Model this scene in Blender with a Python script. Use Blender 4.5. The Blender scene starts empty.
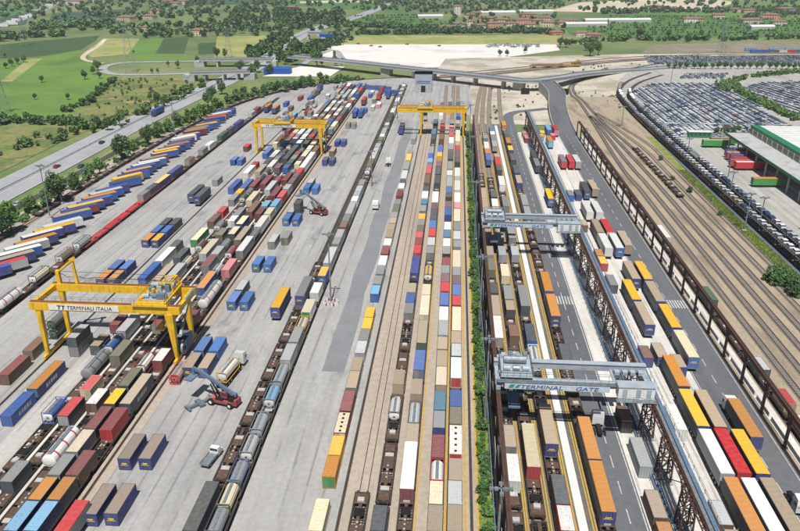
import bpy, math, random
import numpy as np
from mathutils import Vector, Matrix

random.seed(11)
R = math.radians
scene = bpy.context.scene
col = scene.collection

# ------------------------------------------------------------------ camera, sky, sun, exposure
CAM_H, FPX, VPX, VPY = 90.0, 720.0, 459.0, -43.0          # survey of the photograph (800 x 531)
PITCH = math.atan((265.5 - VPY) / FPX)
YAW = math.atan((VPX - 400) / math.hypot(FPX, 265.5 - VPY))
cam_d = bpy.data.cameras.new('camera')
cam = bpy.data.objects.new('camera', cam_d)
col.objects.link(cam)
cam.location = (0, 0, CAM_H)
cam.rotation_euler = (math.pi / 2 - PITCH, 0, YAW)
cam_d.sensor_width = 36
cam_d.lens = FPX / 800 * 36
cam_d.clip_end = 12000
scene.camera = cam

world = bpy.data.worlds.new('World')
scene.world = world
world.use_nodes = True
wn = world.node_tree
bg = wn.nodes['Background']
sky = wn.nodes.new('ShaderNodeTexSky')
sky.sky_type = 'NISHITA'
sky.sun_disc = False
sky.sun_elevation = R(64)
sky.sun_rotation = R(180)
sky.air_density = 1.0
sky.dust_density = 1.2
wn.links.new(sky.outputs[0], bg.inputs[0])
bg.inputs[1].default_value = 0.05

sun_d = bpy.data.lights.new('sun', 'SUN')
sun_d.energy = 5.0
sun_d.angle = R(0.53)
sun_d.color = (1, 0.965, 0.91)
sun = bpy.data.objects.new('sun', sun_d)
col.objects.link(sun)
sun.rotation_euler = (R(26), R(1.5), 0)
sun.location = (0, -50, 200)

vs = scene.view_settings
vs.view_transform = 'Standard'
vs.look = 'None'
vs.exposure = 0.1
vs.gamma = 1

# ------------------------------------------------------------------ survey: plan position of a point seen in the photograph
_c, _s = math.cos(YAW), math.sin(YAW)
def _rot(v): return Vector((_c*v[0]-_s*v[1], _s*v[0]+_c*v[1], v[2]))
AX, AF, AU = _rot((1,0,0)), _rot((0,math.cos(PITCH),-math.sin(PITCH))), _rot((0,math.sin(PITCH),math.cos(PITCH)))
def G(px, py, z=0.0):
    d = AF + AX*((px-400)/FPX) - AU*((py-265.5)/FPX)
    t = (z-CAM_H)/d.z
    return (t*d.x, t*d.y)
def row_y(X, py, z=0.0):
    """distance along a track at plan offset X for a height z on photo row py"""
    lo, hi = 60.0, 2500.0
    for _ in range(40):
        m = (lo+hi)/2
        v = Vector((X, m, z-CAM_H))
        if 265.5-FPX*v.dot(AU)/v.dot(AF) > py: lo = m
        else: hi = m
    return lo

# ------------------------------------------------------------------ colours and materials
def lin(h):
    h = h.lstrip('#'); o = []
    for i in (0,2,4):
        c = int(h[i:i+2],16)/255
        o.append(c/12.92 if c <= .04045 else ((c+.055)/1.055)**2.4)
    return (o[0],o[1],o[2],1)
PAL = {k: lin(v) for k, v in dict(
    blue='#1559aa', teal='#2a6d8c', navy='#1f3486', red='#c01c2c', maroon='#7d2b34', orange='#c98322', yellow='#efb90f',
    tan='#ac9a82', umber='#87786a', azure='#1c6cb4', cream='#dccfae', white='#e6e6e2', grey='#878b8d', lightgrey='#b4b8ba', darkgrey='#404445', green='#2a8f3e',
    olive='#76745f', lightblue='#6aaacf', brown='#6f4d39', pink='#cf838a', purple='#70505e', silver='#a4abb0', slate='#3d4a55',
    black='#1d1e20', rust='#6b4331', darkgreen='#2d5b45').items()}
NAMES = dict(umber='grey-brown', azure='bright blue', lightgrey='pale grey', darkgrey='dark grey', lightblue='light blue', darkgreen='dark green')
def cname(k): return NAMES.get(k, k)

def nodes(name):
    m = bpy.data.materials.new(name); m.use_nodes = True
    nt = m.node_tree
    return m, nt, nt.nodes['Principled BSDF']
def noise(nt, scale, detail=4, coord='Object', rough=.6, stretch=None):
    tc = nt.nodes.new('ShaderNodeTexCoord')
    n = nt.nodes.new('ShaderNodeTexNoise')
    n.inputs['Scale'].default_value = scale
    n.inputs['Detail'].default_value = detail
    n.inputs['Roughness'].default_value = rough
    src = tc.outputs[coord]
    if stretch:
        mp = nt.nodes.new('ShaderNodeMapping'); mp.inputs['Scale'].default_value = stretch
        nt.links.new(src, mp.inputs[0]); src = mp.outputs[0]
    nt.links.new(src, n.inputs[0])
    return n
def ramp(nt, src, stops):
    r = nt.nodes.new('ShaderNodeValToRGB')
    while len(r.color_ramp.elements) < len(stops): r.color_ramp.elements.new(.5)
    for e, (p, c) in zip(r.color_ramp.elements, stops):
        e.position = p; e.color = c if len(c) == 4 else (*c, 1)
    nt.links.new(src, r.inputs[0])
    return r
def mixc(nt, a, b, fac, mode='MIX'):
    m = nt.nodes.new('ShaderNodeMix'); m.data_type = 'RGBA'; m.blend_type = mode
    for s, v in ((m.inputs[0], fac), (m.inputs[6], a), (m.inputs[7], b)):
        if hasattr(v, 'links'): nt.links.new(v, s)
        else: s.default_value = v
    return m.outputs[2]
def wmat(name, hexes, scale=.05, rough=.85, detail=6, fine=2.0, fine_amt=.35, stretch=None, metal=0):
    """two or more tones broken up by a large noise and a fine noise (world-sized surfaces)"""
    m, nt, b = nodes(name)
    n = noise(nt, scale, detail, stretch=stretch)
    cs = [lin(h) for h in hexes]
    r = ramp(nt, n.outputs[0], [(.32+.36*i/max(1,len(cs)-1), c) for i, c in enumerate(cs)])
    n2 = noise(nt, fine, 5)
    r2 = ramp(nt, n2.outputs[0], [(.3, (1-fine_amt,)*3), (.7, (1,)*3)])
    nt.links.new(mixc(nt, r.outputs[0], r2.outputs[0], 1.0, 'MULTIPLY'), b.inputs['Base Color'])
    b.inputs['Roughness'].default_value = rough
    b.inputs['Metallic'].default_value = metal
    return m
def paint_mat(name, rough=.5, dust=.3, rust=.12, scale=.9, sat_lo=.86):
    """weathered paint in the object's own colour"""
    m, nt, b = nodes(name)
    oi = nt.nodes.new('ShaderNodeObjectInfo')
    tc = nt.nodes.new('ShaderNodeTexCoord')
    add = nt.nodes.new('ShaderNodeVectorMath'); add.operation = 'ADD'
    mul = nt.nodes.new('ShaderNodeMath'); mul.operation = 'MULTIPLY'; mul.inputs[1].default_value = 60
    nt.links.new(oi.outputs['Random'], mul.inputs[0])
    nt.links.new(tc.outputs['Object'], add.inputs[0]); nt.links.new(mul.outputs[0], add.inputs[1])
    def nz(sc, det):
        n = nt.nodes.new('ShaderNodeTexNoise'); n.inputs['Scale'].default_value = sc; n.inputs['Detail'].default_value = det
        nt.links.new(add.outputs[0], n.inputs[0]); return n
    d = ramp(nt, nz(scale*1.7, 8).outputs[0], [(.32, (dust*.25,)*3), (.80, (dust,)*3)])
    c1 = mixc(nt, oi.outputs['Color'], (.30,.265,.215,1), d.outputs[0])
    s = ramp(nt, nz(scale*3.5, 8).outputs[0], [(.60, (0,0,0)), (.68, (rust,)*3)])
    c2 = mixc(nt, c1, (.12,.06,.035,1), s.outputs[0])
    hs = nt.nodes.new('ShaderNodeHueSaturation')
    mr = nt.nodes.new('ShaderNodeMapRange'); mr.inputs[3].default_value = .72; mr.inputs[4].default_value = 1.08
    nt.links.new(oi.outputs['Random'], mr.inputs[0]); nt.links.new(mr.outputs[0], hs.inputs['Value'])
    sm_ = nt.nodes.new('ShaderNodeMath'); sm_.operation = 'MULTIPLY'; sm_.inputs[1].default_value = 7.31; nt.links.new(oi.outputs['Random'], sm_.inputs[0])
    fr_ = nt.nodes.new('ShaderNodeMath'); fr_.operation = 'FRACT'; nt.links.new(sm_.outputs[0], fr_.inputs[0])
    ms_ = nt.nodes.new('ShaderNodeMapRange'); ms_.inputs[3].default_value = sat_lo; ms_.inputs[4].default_value = 1.05; nt.links.new(fr_.outputs[0], ms_.inputs[0]); nt.links.new(ms_.outputs[0], hs.inputs['Saturation'])
    nt.links.new(c2, hs.inputs['Color'])
    nt.links.new(hs.outputs[0], b.inputs['Base Color'])
    b.inputs['Roughness'].default_value = rough
    return m
def flat(name, h, rough=.6, metal=0, var=.25, scale=1.5):
    return wmat(name, [h, h], scale=.3, rough=rough, fine=scale, fine_amt=var, metal=metal)

M = {}
M['paint'] = paint_mat('weathered_paint', dust=.26, rust=.2)
M['roofpaint'] = paint_mat('weathered_roof_paint', rough=.6, dust=.36, rust=.5, scale=.8)
M['tarp'] = paint_mat('tarpaulin', rough=.62, dust=.32, rust=.25, scale=.6, sat_lo=.94)
M['carpaint'] = paint_mat('car_paint', rough=.28, dust=.06, rust=0, sat_lo=.95)
M['clean'] = paint_mat('crane_paint', rough=.5, dust=.12, rust=.10, scale=.4)
M['tankpaint'] = paint_mat('tank_paint', rough=.38, dust=.3, rust=.08, scale=.7)
M['dark'] = flat('dark_steel', '#211f1e', .7, .2, .5)
M['rusty'] = wmat('rusty_steel', ['#3a322d','#4a4038','#2b2724'], 1.2, .85, 6, 4, .4)
M['brownsteel'] = wmat('brown_painted_steel', ['#503a33','#62463b'], .4, .6, 5, 3, .3)
M['deckwood'] = wmat('brown_wagon_deck', ['#6a5040','#57463b','#7a5e4b'], 1.4, .85, 6, 6, .4)
M['galv'] = flat('galvanised_steel', '#9aa4aa', .5, .4, .45)
M['bluegrey'] = wmat('pale_blue_steel', ['#9aa6b2','#a8b2bb','#8d9bab'], .25, .5, 5, 2, .18)
M['bluesteel'] = wmat('blue_steel', ['#5d7288','#6b8096'], .25, .5, 5, 2, .2)
M['rubber'] = flat('tyre_rubber', '#1b1b1c', .9, 0, .3)
M['glass'] = flat('dark_glass', '#323b44', .15, 0, .1)
M['whitep'] = flat('white_paint', '#e4e4e1', .5, 0, .18)
M['linewhite'] = wmat('worn_white_marking', ['#d8d8d4','#a9a9a6'], 1.3, .7, 6, 5, .3)
M['lineyel'] = wmat('worn_yellow_marking', ['#d9ae2e','#b79a4c'], .9, .7, 6, 4, .35)
M['yellowp'] = wmat('yellow_crane_paint', ['#efc31f','#e5b41c','#f2cb2d'], .35, .5, 6, 2, .18)
M['ochre'] = wmat('dull_ochre_paint', ['#c39a3c','#a98638','#8f7440'], .3, .7, 6, 1, .4)
_y = M['yellowp'].node_tree; _b = _y.nodes['Principled BSDF']; _src = _b.inputs['Base Color'].links[0].from_socket
_st = ramp(_y, noise(_y, 1.1, 7, stretch=(1,1,.12)).outputs[0], [(.5,(0,0,0)),(.72,(.55,.55,.55))])
_y.links.new(mixc(_y, _src, (.16,.09,.04,1), _st.outputs[0]), _b.inputs['Base Color'])
M['redp'] = wmat('faded_red_paint', ['#a9565a','#97474c','#b97a78'], .5, .65, 6, 2, .35)
M['bluep'] = flat('blue_paint', '#1c4fa0', .5, 0, .2)
M['signpale'] = wmat('pale_sign_panel', ['#b9c8d8','#c8d3de'], .5, .6, 6, 2, .2)
M['signblue'] = flat('sign_blue', '#24508c', .5, 0, .1)
M['signteal'] = flat('sign_teal', '#2a8f86', .5, 0, .1)
M['yellowlogo'] = flat('yellow_print', '#e8cf3a', .5, 0, .1)
M['roofrust'] = wmat('rusty_walkway', ['#94603f','#7f5138'], .8, .8, 5, 5, .3)
M['greenp'] = flat('green_cladding', '#28805a', .5, 0, .35)
M['greenbright'] = flat('bright_green_paint', '#36b83c', .5, 0, .2)
M['mullion'] = flat('pale_yellow_cladding', '#c9bb74', .6, 0, .3)
M['whiteroof'] = wmat('white_roof_membrane', ['#dcdcd8','#cfcfcb','#e6e6e2'], .1, .7, 5, 1, .1)
M['conc_wall'] = wmat('concrete_wall', ['#a7a9a8','#b6b7b4','#989b9c'], .2, .85, 6, 1.5, .18)
M['plaster'] = paint_mat('house_plaster', rough=.85, dust=.15, rust=0, scale=.3)
M['rooftile'] = wmat('terracotta_tiles', ['#9a7466','#8a695e','#a98473'], .4, .85, 6, 2.5, .4)
M['wood'] = wmat('bark', ['#4a3b2d','#5d4b39'], 1.5, .95, 6, 6, .4)
def leaf_mat(name, hexes):
    m, nt, b = nodes(name)
    oi = nt.nodes.new('ShaderNodeObjectInfo')
    n = noise(nt, .45, 3)
    r = ramp(nt, n.outputs[0], [(.3, lin(hexes[0])), (.5, lin(hexes[1])), (.7, lin(hexes[2]))])
    hs = nt.nodes.new('ShaderNodeHueSaturation')
    mr = nt.nodes.new('ShaderNodeMapRange'); mr.inputs[3].default_value = .75; mr.inputs[4].default_value = 1.25
    nt.links.new(oi.outputs['Random'], mr.inputs[0]); nt.links.new(mr.outputs[0], hs.inputs['Value'])
    big = ramp(nt, noise(nt, .07, 3).outputs[0], [(.3,(.55,.62,.6)),(.45,(.95,.95,.9)),(.58,(1.1,1.05,.85)),(.72,(1.5,1.3,.95))])
    nt.links.new(mixc(nt, r.outputs[0], big.outputs[0], .85, 'MULTIPLY'), hs.inputs['Color']); nt.links.new(hs.outputs[0], b.inputs['Base Color'])
    b.inputs['Roughness'].default_value = .6
    return m
M['sidingbed'] = wmat('grey_siding_bed', ['#6a655f','#78736c','#5c5853'], .3, .95, 8, 3, .4, stretch=(1,.3,1))
M['leaf'] = leaf_mat('tree_leaves', ['#41602f','#567640','#6d8c4e'])
M['leafdark'] = leaf_mat('dark_tree_leaves', ['#35552c','#4a6b3a','#65834a'])
M['leafbright'] = leaf_mat('bright_leaves', ['#456a2c','#5b8538','#79a04c'])
M['weed'] = wmat('weeds', ['#6f8040','#8e9a52','#a79a6a'], .25, .95, 6, 1.2, .5)
M['blades'] = leaf_mat('weed_blades', ['#52702f','#6f8a3c','#94984f'])
# grounds
M['ground'] = wmat('farm_ground', ['#51653b','#647845','#788453','#8b8d62'], .006, .95, 8, .25, .3)
def apron_mat(name, hexes, stain=.6):
    m, nt, b = nodes(name)
    base = ramp(nt, noise(nt, .022, 8).outputs[0], [(.3,lin(hexes[0])),(.5,lin(hexes[1])),(.7,lin(hexes[2]))])
    st = ramp(nt, noise(nt, .35, 6, stretch=(1,.03,1)).outputs[0], [(.35,(.84,.84,.84)),(.65,(1.04,1.04,1.04))])
    c = mixc(nt, base.outputs[0], st.outputs[0], 1.0, 'MULTIPLY')
    bl = ramp(nt, noise(nt, .11, 7, stretch=(1,.4,1), rough=.65).outputs[0], [(.565,(0,0,0)),(.70,(stain,)*3)])
    c = mixc(nt, c, (.10,.10,.105,1), bl.outputs[0])
    br = nt.nodes.new('ShaderNodeTexBrick')
    br.offset = 0; br.inputs['Scale'].default_value = 1; br.inputs['Brick Width'].default_value = 5; br.inputs['Row Height'].default_value = 7.5
    br.inputs['Mortar Size'].default_value = .06; br.inputs['Color1'].default_value = (1,1,1,1); br.inputs['Color2'].default_value = (.955,.955,.955,1); br.inputs['Mortar'].default_value = (.9,.9,.9,1)
    tc = nt.nodes.new('ShaderNodeTexCoord'); nt.links.new(tc.outputs['Object'], br.inputs[0])
    c = mixc(nt, c, br.outputs[0], .6, 'MULTIPLY')
    wv = nt.nodes.new('ShaderNodeTexWave'); wv.wave_type = 'BANDS'; wv.bands_direction = 'X'
    wv.inputs['Scale'].default_value = .09; wv.inputs['Distortion'].default_value = 9; wv.inputs['Detail'].default_value = 2; wv.inputs['Detail Scale'].default_value = .25
    mp = nt.nodes.new('ShaderNodeMapping'); mp.inputs['Scale'].default_value = (1,.12,1); nt.links.new(tc.outputs['Object'], mp.inputs[0]); nt.links.new(mp.outputs[0], wv.inputs[0])
    tl = ramp(nt, wv.outputs[1], [(.0,(.66,.66,.66)),(.08,(1,1,1))])
    tm_ = ramp(nt, noise(nt, .05, 4).outputs[0], [(.42,(0,0,0)),(.55,(1,1,1))])
    c = mixc(nt, c, mixc(nt, (1,1,1,1), tl.outputs[0], tm_.outputs[0]), 1.0, 'MULTIPLY')
    f = ramp(nt, noise(nt, .9, 6).outputs[0], [(.3,(.82,.82,.82)),(.7,(1,1,1))])
    c = mixc(nt, c, f.outputs[0], 1.0, 'MULTIPLY')
    nt.links.new(c, b.inputs['Base Color']); b.inputs['Roughness'].default_value = .85
    return m
M['apron'] = apron_mat('concrete_apron', ['#a2a19f','#acaba8','#969594'])
M['apronwarm'] = apron_mat('pale_concrete', ['#d0ccc4','#d8d5ce','#c5c1b9'], .25)
M['lane'] = apron_mat('lane_concrete', ['#b3b1ab','#bdbbb5','#a7a59f'], .5)
M['strip'] = wmat('white_strip_paving', ['#dddcd8','#d2d1cc'], .2, .8, 6, 1, .1)
M['patch'] = wmat('dark_asphalt_patch', ['#7a7d80','#84878a'], .1, .85, 6, .8, .12)
M['beige'] = wmat('beige_yard_floor', ['#a89b8d','#b3a698','#998d81'], .08, .9, 8, .8, .25, stretch=(1,.12,1))
M['ballast'] = wmat('pale_ballast', ['#a3947f','#b3a48d','#857868'], .12, .95, 8, 3, .4, stretch=(1,.2,1))
M['ballastdark'] = wmat('dark_ballast', ['#443f3a','#544d46','#36322e'], .3, .95, 8, 3, .45)
M['ballastrust'] = wmat('rusty_ballast', ['#8b7d70','#998b7d','#7a6e63'], .2, .95, 8, 3, .35)
M['sleeper'] = wmat('grey_sleepers', ['#807a72','#948d83'], .5, .95, 5, 3, .3)
M['rail'] = wmat('rusty_rail', ['#4c372c','#5d4537'], .8, .7, 5, 4, .3, metal=.3)
M['module'] = wmat('grey_module_floor', ['#78756f','#696763','#85827c'], .12, .9, 8, 1, .3, stretch=(1,.2,1))
M['asphalt'] = wmat('road_asphalt', ['#5d5f64','#686a6e','#54565b'], .06, .9, 8, .8, .2, stretch=(1,.15,1))
M['motorway'] = wmat('motorway_asphalt', ['#96979a','#a0a1a3','#8c8e91'], .03, .9, 8, .5, .1)
M['sand'] = wmat('sandy_ground', ['#bdb3a2','#cbc2b3','#aaa291','#9c9a7c'], .03, .95, 8, .3, .25)
M['gravel'] = wmat('white_gravel', ['#d2cec9','#dcd9d4','#c7c2bb'], .02, .95, 8, .25, .1)
M['carlot'] = apron_mat('car_lot_paving', ['#aaa8a2','#b4b2ac','#9e9c97'], .3)
M['lotgrey'] = wmat('blue_grey_lot', ['#868b91','#91969b','#7c8288'], .05, .9, 8, .5, .12)
M['platform'] = wmat('slate_platform', ['#5c6672','#68727d'], .1, .8, 6, 1, .15)

# ------------------------------------------------------------------ mesh helpers
class MB:
    def __init__(s): s.v = []; s.f = []; s.m = []
    def add(s, vs_, fs, m=0):
        o = len(s.v); s.v += [tuple(v) for v in vs_]
        for f in fs: s.f.append([i+o for i in f]); s.m.append(m)
        return s
    def box(s, x0, y0, z0, x1, y1, z1, m=0):
        return s.add([(x0,y0,z0),(x1,y0,z0),(x1,y1,z0),(x0,y1,z0),(x0,y0,z1),(x1,y0,z1),(x1,y1,z1),(x0,y1,z1)],
                     [(3,2,1,0),(4,5,6,7),(0,1,5,4),(1,2,6,5),(2,3,7,6),(3,0,4,7)], m)
    def bar(s, p, q, w, h=None, m=0, w2=None, h2=None):
        p, q = Vector(p), Vector(q); d = (q-p).normalized()
        h = w if h is None else h; w2 = w if w2 is None else w2; h2 = h if h2 is None else h2
        up = Vector((0,0,1)) if abs(d.z) < .95 else Vector((0,1,0))
        a = d.cross(up).normalized(); b = a.cross(d)
        vs_ = []
        for c, ww, hh in ((p,w,h),(q,w2,h2)):
            vs_ += [c-a*ww/2-b*hh/2, c+a*ww/2-b*hh/2, c+a*ww/2+b*hh/2, c-a*ww/2+b*hh/2]
        return s.add(vs_, [(0,3,2,1)[::-1],(4,5,6,7)[::-1],(0,4,5,1),(1,5,6,2),(2,6,7,3),(3,7,4,0)], m)
    def cyl(s, p, q, r, n=10, m=0, r2=None, dome=0, mcap=None):
        p, q = Vector(p), Vector(q); d = (q-p).normalized(); r2 = r if r2 is None else r2
        up = Vector((0,0,1)) if abs(d.z) < .95 else Vector((0,1,0))
        a = d.cross(up).normalized(); b = a.cross(d)
        rings = []
        if dome: rings += [(p-d*dome, r*.35), (p-d*dome*.6, r*.78)]
        rings += [(p, r), (q, r2)]
        if dome: rings += [(q+d*dome*.6, r2*.78), (q+d*dome, r2*.35)]
        vs_ = [c+(a*math.cos(t)+b*math.sin(t))*rr for c, rr in rings for t in [2*math.pi*i/n for i in range(n)]]
        fs = []; ms = []
        k0 = 2 if dome else 0
        for k in range(len(rings)-1):
            for i in range(n):
                j = (i+1) % n
                fs.append((k*n+i, k*n+j, (k+1)*n+j, (k+1)*n+i)); ms.append(m if k == k0 else (mcap if mcap is not None else m))
        fs.append(tuple(range(n))[::-1]); fs.append(tuple(range((len(rings)-1)*n, len(rings)*n))); ms += [mcap if mcap is not None else m]*2
        o = len(s.v); s.v += [tuple(v) for v in vs_]
        for f, mm in zip(fs, ms): s.f.append([i+o for i in f]); s.m.append(mm)
        return s
    def poly(s, pts, z, m=0): return s.add([(x,y,z) for x, y in pts], [tuple(range(len(pts)))], m)
    def prism(s, pts, z0, z1, m=0):
        n = len(pts)
        return s.add([(x,y,z0) for x,y in pts]+[(x,y,z1) for x,y in pts],
                     [tuple(range(n))[::-1], tuple(range(n,2*n))]+[(i,(i+1)%n,(i+1)%n+n,i+n) for i in range(n)], m)
    def quad(s, a, b, c, d, m=0): return s.add([a,b,c,d], [(0,1,2,3)], m)
    def mesh(s, name, *mats, smooth=False):
        me = bpy.data.meshes.new(name)
        me.from_pydata(s.v, [], s.f)
        for k in mats: me.materials.append(M[k] if isinstance(k, str) else k)
        if len(mats) > 1: me.polygons.foreach_set('material_index', s.m)
        if smooth: me.polygons.foreach_set('use_smooth', [True]*len(me.polygons))
        me.update()
        return me
def fixwind(pts):
    a = sum(pts[i][0]*pts[(i+1)%len(pts)][1]-pts[(i+1)%len(pts)][0]*pts[i][1] for i in range(len(pts)))
    return pts if a > 0 else pts[::-1]

def link(name, data, parent=None, loc=(0,0,0), rz=0, color=None):
    o = bpy.data.objects.new(name, data); col.objects.link(o)
    o.location = loc
    if rz: o.rotation_euler = (0,0,rz)
    if parent: o.parent = parent
    if color: o.color = PAL[color] if isinstance(color, str) else color
    return o
def tag(o, label, cat, group=None):
    if len(label.split()) > 16: label = label.replace(' on the truck apron', ' on truck apron')
    o['label'] = label; o['category'] = cat
    if group: o['group'] = group
    return o
def thing(name, label, cat, loc=(0,0,0), rz=0, group=None):
    return tag(link(name, None, None, loc, rz), label, cat, group)
def struct(name, me, loc=(0,0,0)):
    o = link(name, me, None, loc); o['kind'] = 'structure'; return o
def stuff(name, me, parent=None, label=None, cat=None):
    o = link(name, me, parent); o['kind'] = 'stuff'
    if label: o['label'] = label; o['category'] = cat
    return o
def sheet(name, pts, z, m): return struct(name, MB().poly(fixwind(pts), z).mesh(name, m))
def strip_pts(pts, w):
    L, Rr = [], []
    for i, p in enumerate(pts):
        a = Vector(pts[max(0,i-1)]); b = Vector(pts[min(len(pts)-1,i+1)])
        d = (b-a).normalized(); n = Vector((-d.y, d.x))
        L.append(Vector(p)+n*w/2); Rr.append(Vector(p)-n*w/2)
    return L, Rr
def strip_mb(mb, pts, w, z, m=0, zs=None):
    L, Rr = strip_pts(pts, w)
    zz = zs or [z]*len(pts)
    for i in range(len(pts)-1):
        mb.quad((Rr[i].x,Rr[i].y,zz[i]), (Rr[i+1].x,Rr[i+1].y,zz[i+1]), (L[i+1].x,L[i+1].y,zz[i+1]), (L[i].x,L[i].y,zz[i]), m)
    return mb
def smooth_path(pts, n=6):
    out = []
    P = [Vector(p) for p in pts]
    for i in range(len(P)-1):
        p0, p1, p2, p3 = P[max(0,i-1)], P[i], P[i+1], P[min(len(P)-1,i+2)]
        for k in range(n):
            t = k/n
            out.append(.5*((2*p1)+(p2-p0)*t+(2*p0-5*p1+4*p2-p3)*t*t+(3*p1-p0-3*p2+p3)*t**3))
    out.append(P[-1])
    return [tuple(p) for p in out]

# ------------------------------------------------------------------ the ground of the yard, sheet over sheet
sheet('ground', [(-5000,-300),(5000,-300),(5000,7000),(-5000,7000)], -0.45, 'ground')
apron_edge = [(-158,40),(-158,330),(-154,420),(-146,478),(-131,523),(-107,559),(-82,584),(-50,596),(10,592)]
sheet('concrete_apron', [(-18.2,40)]+apron_edge[:1]+apron_edge[1:]+[(12,470),(7,420),(-18.2,420)], -0.12, 'apron')
sheet('yard_floor', [(-18.2,40),(6.4,40),(6.4,420),(-18.2,420)], -0.10, 'beige')
sheet('left_yard_floor', [(-83.4,40),(-62.6,40),(-62.6,490),(-83.4,490)], -0.09, 'beige')
sheet('gantry_lane', [(-89.2,40),(-83.4,40),(-83.4,480),(-89.2,480)], -0.085, 'lane')
sheet('asphalt_patch', [(-29.5,145),(-24.2,145)]+[(-24.0+.35*math.sin(k*2.1)+.3*math.sin(k*5.3)+k*.03,160+k*14) for k in range(19)]+[(-28.2+.4*math.sin(k*1.7)+.3*math.sin(k*4.1)-.06*(19-k),160+k*14) for k in range(18,-1,-1)], -0.10, 'patch')
sheet('grass_strip', [(6.4,40),(9.3,40),(9.3,450),(6.4,450)], -0.07, 'weed')
sheet('module_floor', [(9.3,40),(29.6,40),(29.6,424),(9.3,424)], -0.09, 'module')
sheet('road', [(29.6,40),(35.5,40),(35.5,440),(29.6,440)], -0.08, 'asphalt')
sheet('terminal_apron', [(35.5,40),(57.3,40),(57.3,404),(35.5,404)], -0.09, 'apronwarm')
sheet('far_road', [(57.3,40),(66.9,40),(66.9,400),(57.3,400)], -0.085, 'asphalt')
sheet('walkway', [(68.3,40),(70.8,40),(70.8,395),(68.3,395)], -0.03, 'apronwarm')
sheet('sidings_ground', [(66.9,40),(104,40),(104,330),(112,420),(118,520),(78,520),(66.9,440)], -0.11, 'ballast')
sheet('weed_verge', [(103.2,150),(107.3,150),(107.3,330),(109,395),(104.5,400),(103.2,330)], -0.08, 'weed')
sheet('platform', [(107,60),(109.2,60),(109.2,400),(107,330)], 0.12, 'platform')
sheet('car_terminal_ground', [(107,60),(118.5,60),(118,405),(122,550),(131,600),(165,690),(420,700),(420,60)], -0.10, 'carlot')
sheet('sandy_ground', [(8,424),(29,424),(60,424),(70,440),(84,480),(112,530),(118,405),(122,550),(150,640),(180,770),(-10,720),(-20,600),(12,585)], -0.16, 'sand')
sheet('rail_corridor_ground', [(-20,590),(60,640),(150,690),(180,770),(600,830),(600,700),(330,690),(160,670),(80,560)], -0.2, 'sand')
sheet('gravel_lot', [G(*p) for p in ((320,44),(556,44),(560,50),(505,57),(440,67),(400,68),(320,60))], -0.2, 'gravel')
sheet('gravel_yard', [G(*p) for p in ((262,76),(300,66),(345,66),(330,76))], -0.2, 'gravel')

# ------------------------------------------------------------------ painted lines
ml = MB()
def line(x, y0, y1, w, z=-0.05): ml.box(x-w/2, y0, z-.01, x+w/2, y1, z)
for x, w in ((4.0,.35),(6.2,.35),(-4.7,.3),(.45,.35),(9.9,.3),(14.35,.25),(14.75,.25),(18.2,.25),(18.75,.25),(22.5,.28),(22.95,.28),(25.9,.25),(26.4,.25),(29.7,.22)):
    line(x, 60, 395, w)
struct('yellow_lines', ml.mesh('yellow_lines', 'lineyel'))
ml = MB(); line(24.2, 60, 420, 1.5); line(16.5, 270, 400, 1.1); line(20.6, 300, 405, 1.0); line(12.4, 275, 400, 1.0)
struct('white_walkway', ml.mesh('white_walkway', 'strip'))
ml = MB()
line(35.1,60,400,.22); line(57.6,60,396,.16); line(66.5,60,396,.16)
for k in range(48):
    line(32.5, 62+k*7.5, 65.6+k*7.5, .2); line(61.9, 64+k*7.5, 67.4+k*7.5, .2)
for k in range(7):
    ml.box(29.9+k*.8, row_y(32,304), -.06, 30.3+k*.8, row_y(32,296), -.045)
    ml.box(61.8+k*.75, row_y(64,308), -.06, 62.2+k*.75, row_y(64,300), -.045)
struct('white_road_markings', ml.mesh('white_road_markings', 'linewhite'))

# ------------------------------------------------------------------ railway tracks
def arclen(pts):
    s = [0]
    for a, b in zip(pts, pts[1:]): s.append(s[-1]+(Vector(b)-Vector(a)).length)
    return s
def at_len(pts, S, d):
    for i in range(len(pts)-1):
        if d <= S[i+1] or i == len(pts)-2:
            t = (d-S[i])/max(1e-6, S[i+1]-S[i]); a, b = Vector(pts[i]), Vector(pts[i+1])
            dr = (b-a).normalized(); return a+(b-a)*t, math.atan2(-dr.x, dr.y)
def track(pts, bed='ballast', width=3.0, sleepers=False, z=-.02, sl_to=330):
    b = struct('railway_track', strip_mb(MB(), pts, width, z).mesh('ballast_bed', bed))
    for sx in (-.75, .75):
        L, Rr = strip_pts(pts, 1.5)
        side = L if sx > 0 else Rr
        m = MB()
        for i in range(len(pts)-1):
            m.bar((*side[i], z+.1), (*side[i+1], z+.1), .13, .16)
        link('rail', m.mesh('rail', 'rail'), b)
    if sleepers:
        S = arclen(pts); m = MB(); d = 0
        while d < min(S[-1], sl_to):
            p, a = at_len(pts, S, d); ca, sa = math.cos(a), math.sin(a)
            c = [(p.x+ca*u-sa*w, p.y+sa*u+ca*w) for u, w in ((-1.2,-.13),(1.2,-.13),(1.2,.13),(-1.2,.13))]
            m.prism(c, z, z+.05); d += .65
        stuff('sleepers', m.mesh('sleepers', 'sleeper'), b)
    return b
def straight(x, y0, y1): return [(x, y0), (x, y1)]
for x_ in (-72.4, -76.2, -80.0):
    struct('service_walkway', MB().box(x_-.5,60,-.08,x_+.5,480,.7).mesh('service_walkway','apronwarm'))
T_LEFT = [-67.2, -70.5, -74.3, -78.1, -81.9]
for x in T_LEFT: track(straight(x, 60, 560), 'ballastdark', 2.55)
for x in (-41.2, -37.6): track(straight(x, 60, 560), 'ballastdark', 2.8)
for x in (-14.5, -10.6): track(straight(x, 60, 415), 'beige', 3.0)
for x in (-6.4, -1.2, 2.1): track(straight(x, 60, 560), 'ballastrust', 2.8)
FAN = [12.6, 16.5, 20.6, 28.0]
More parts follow.
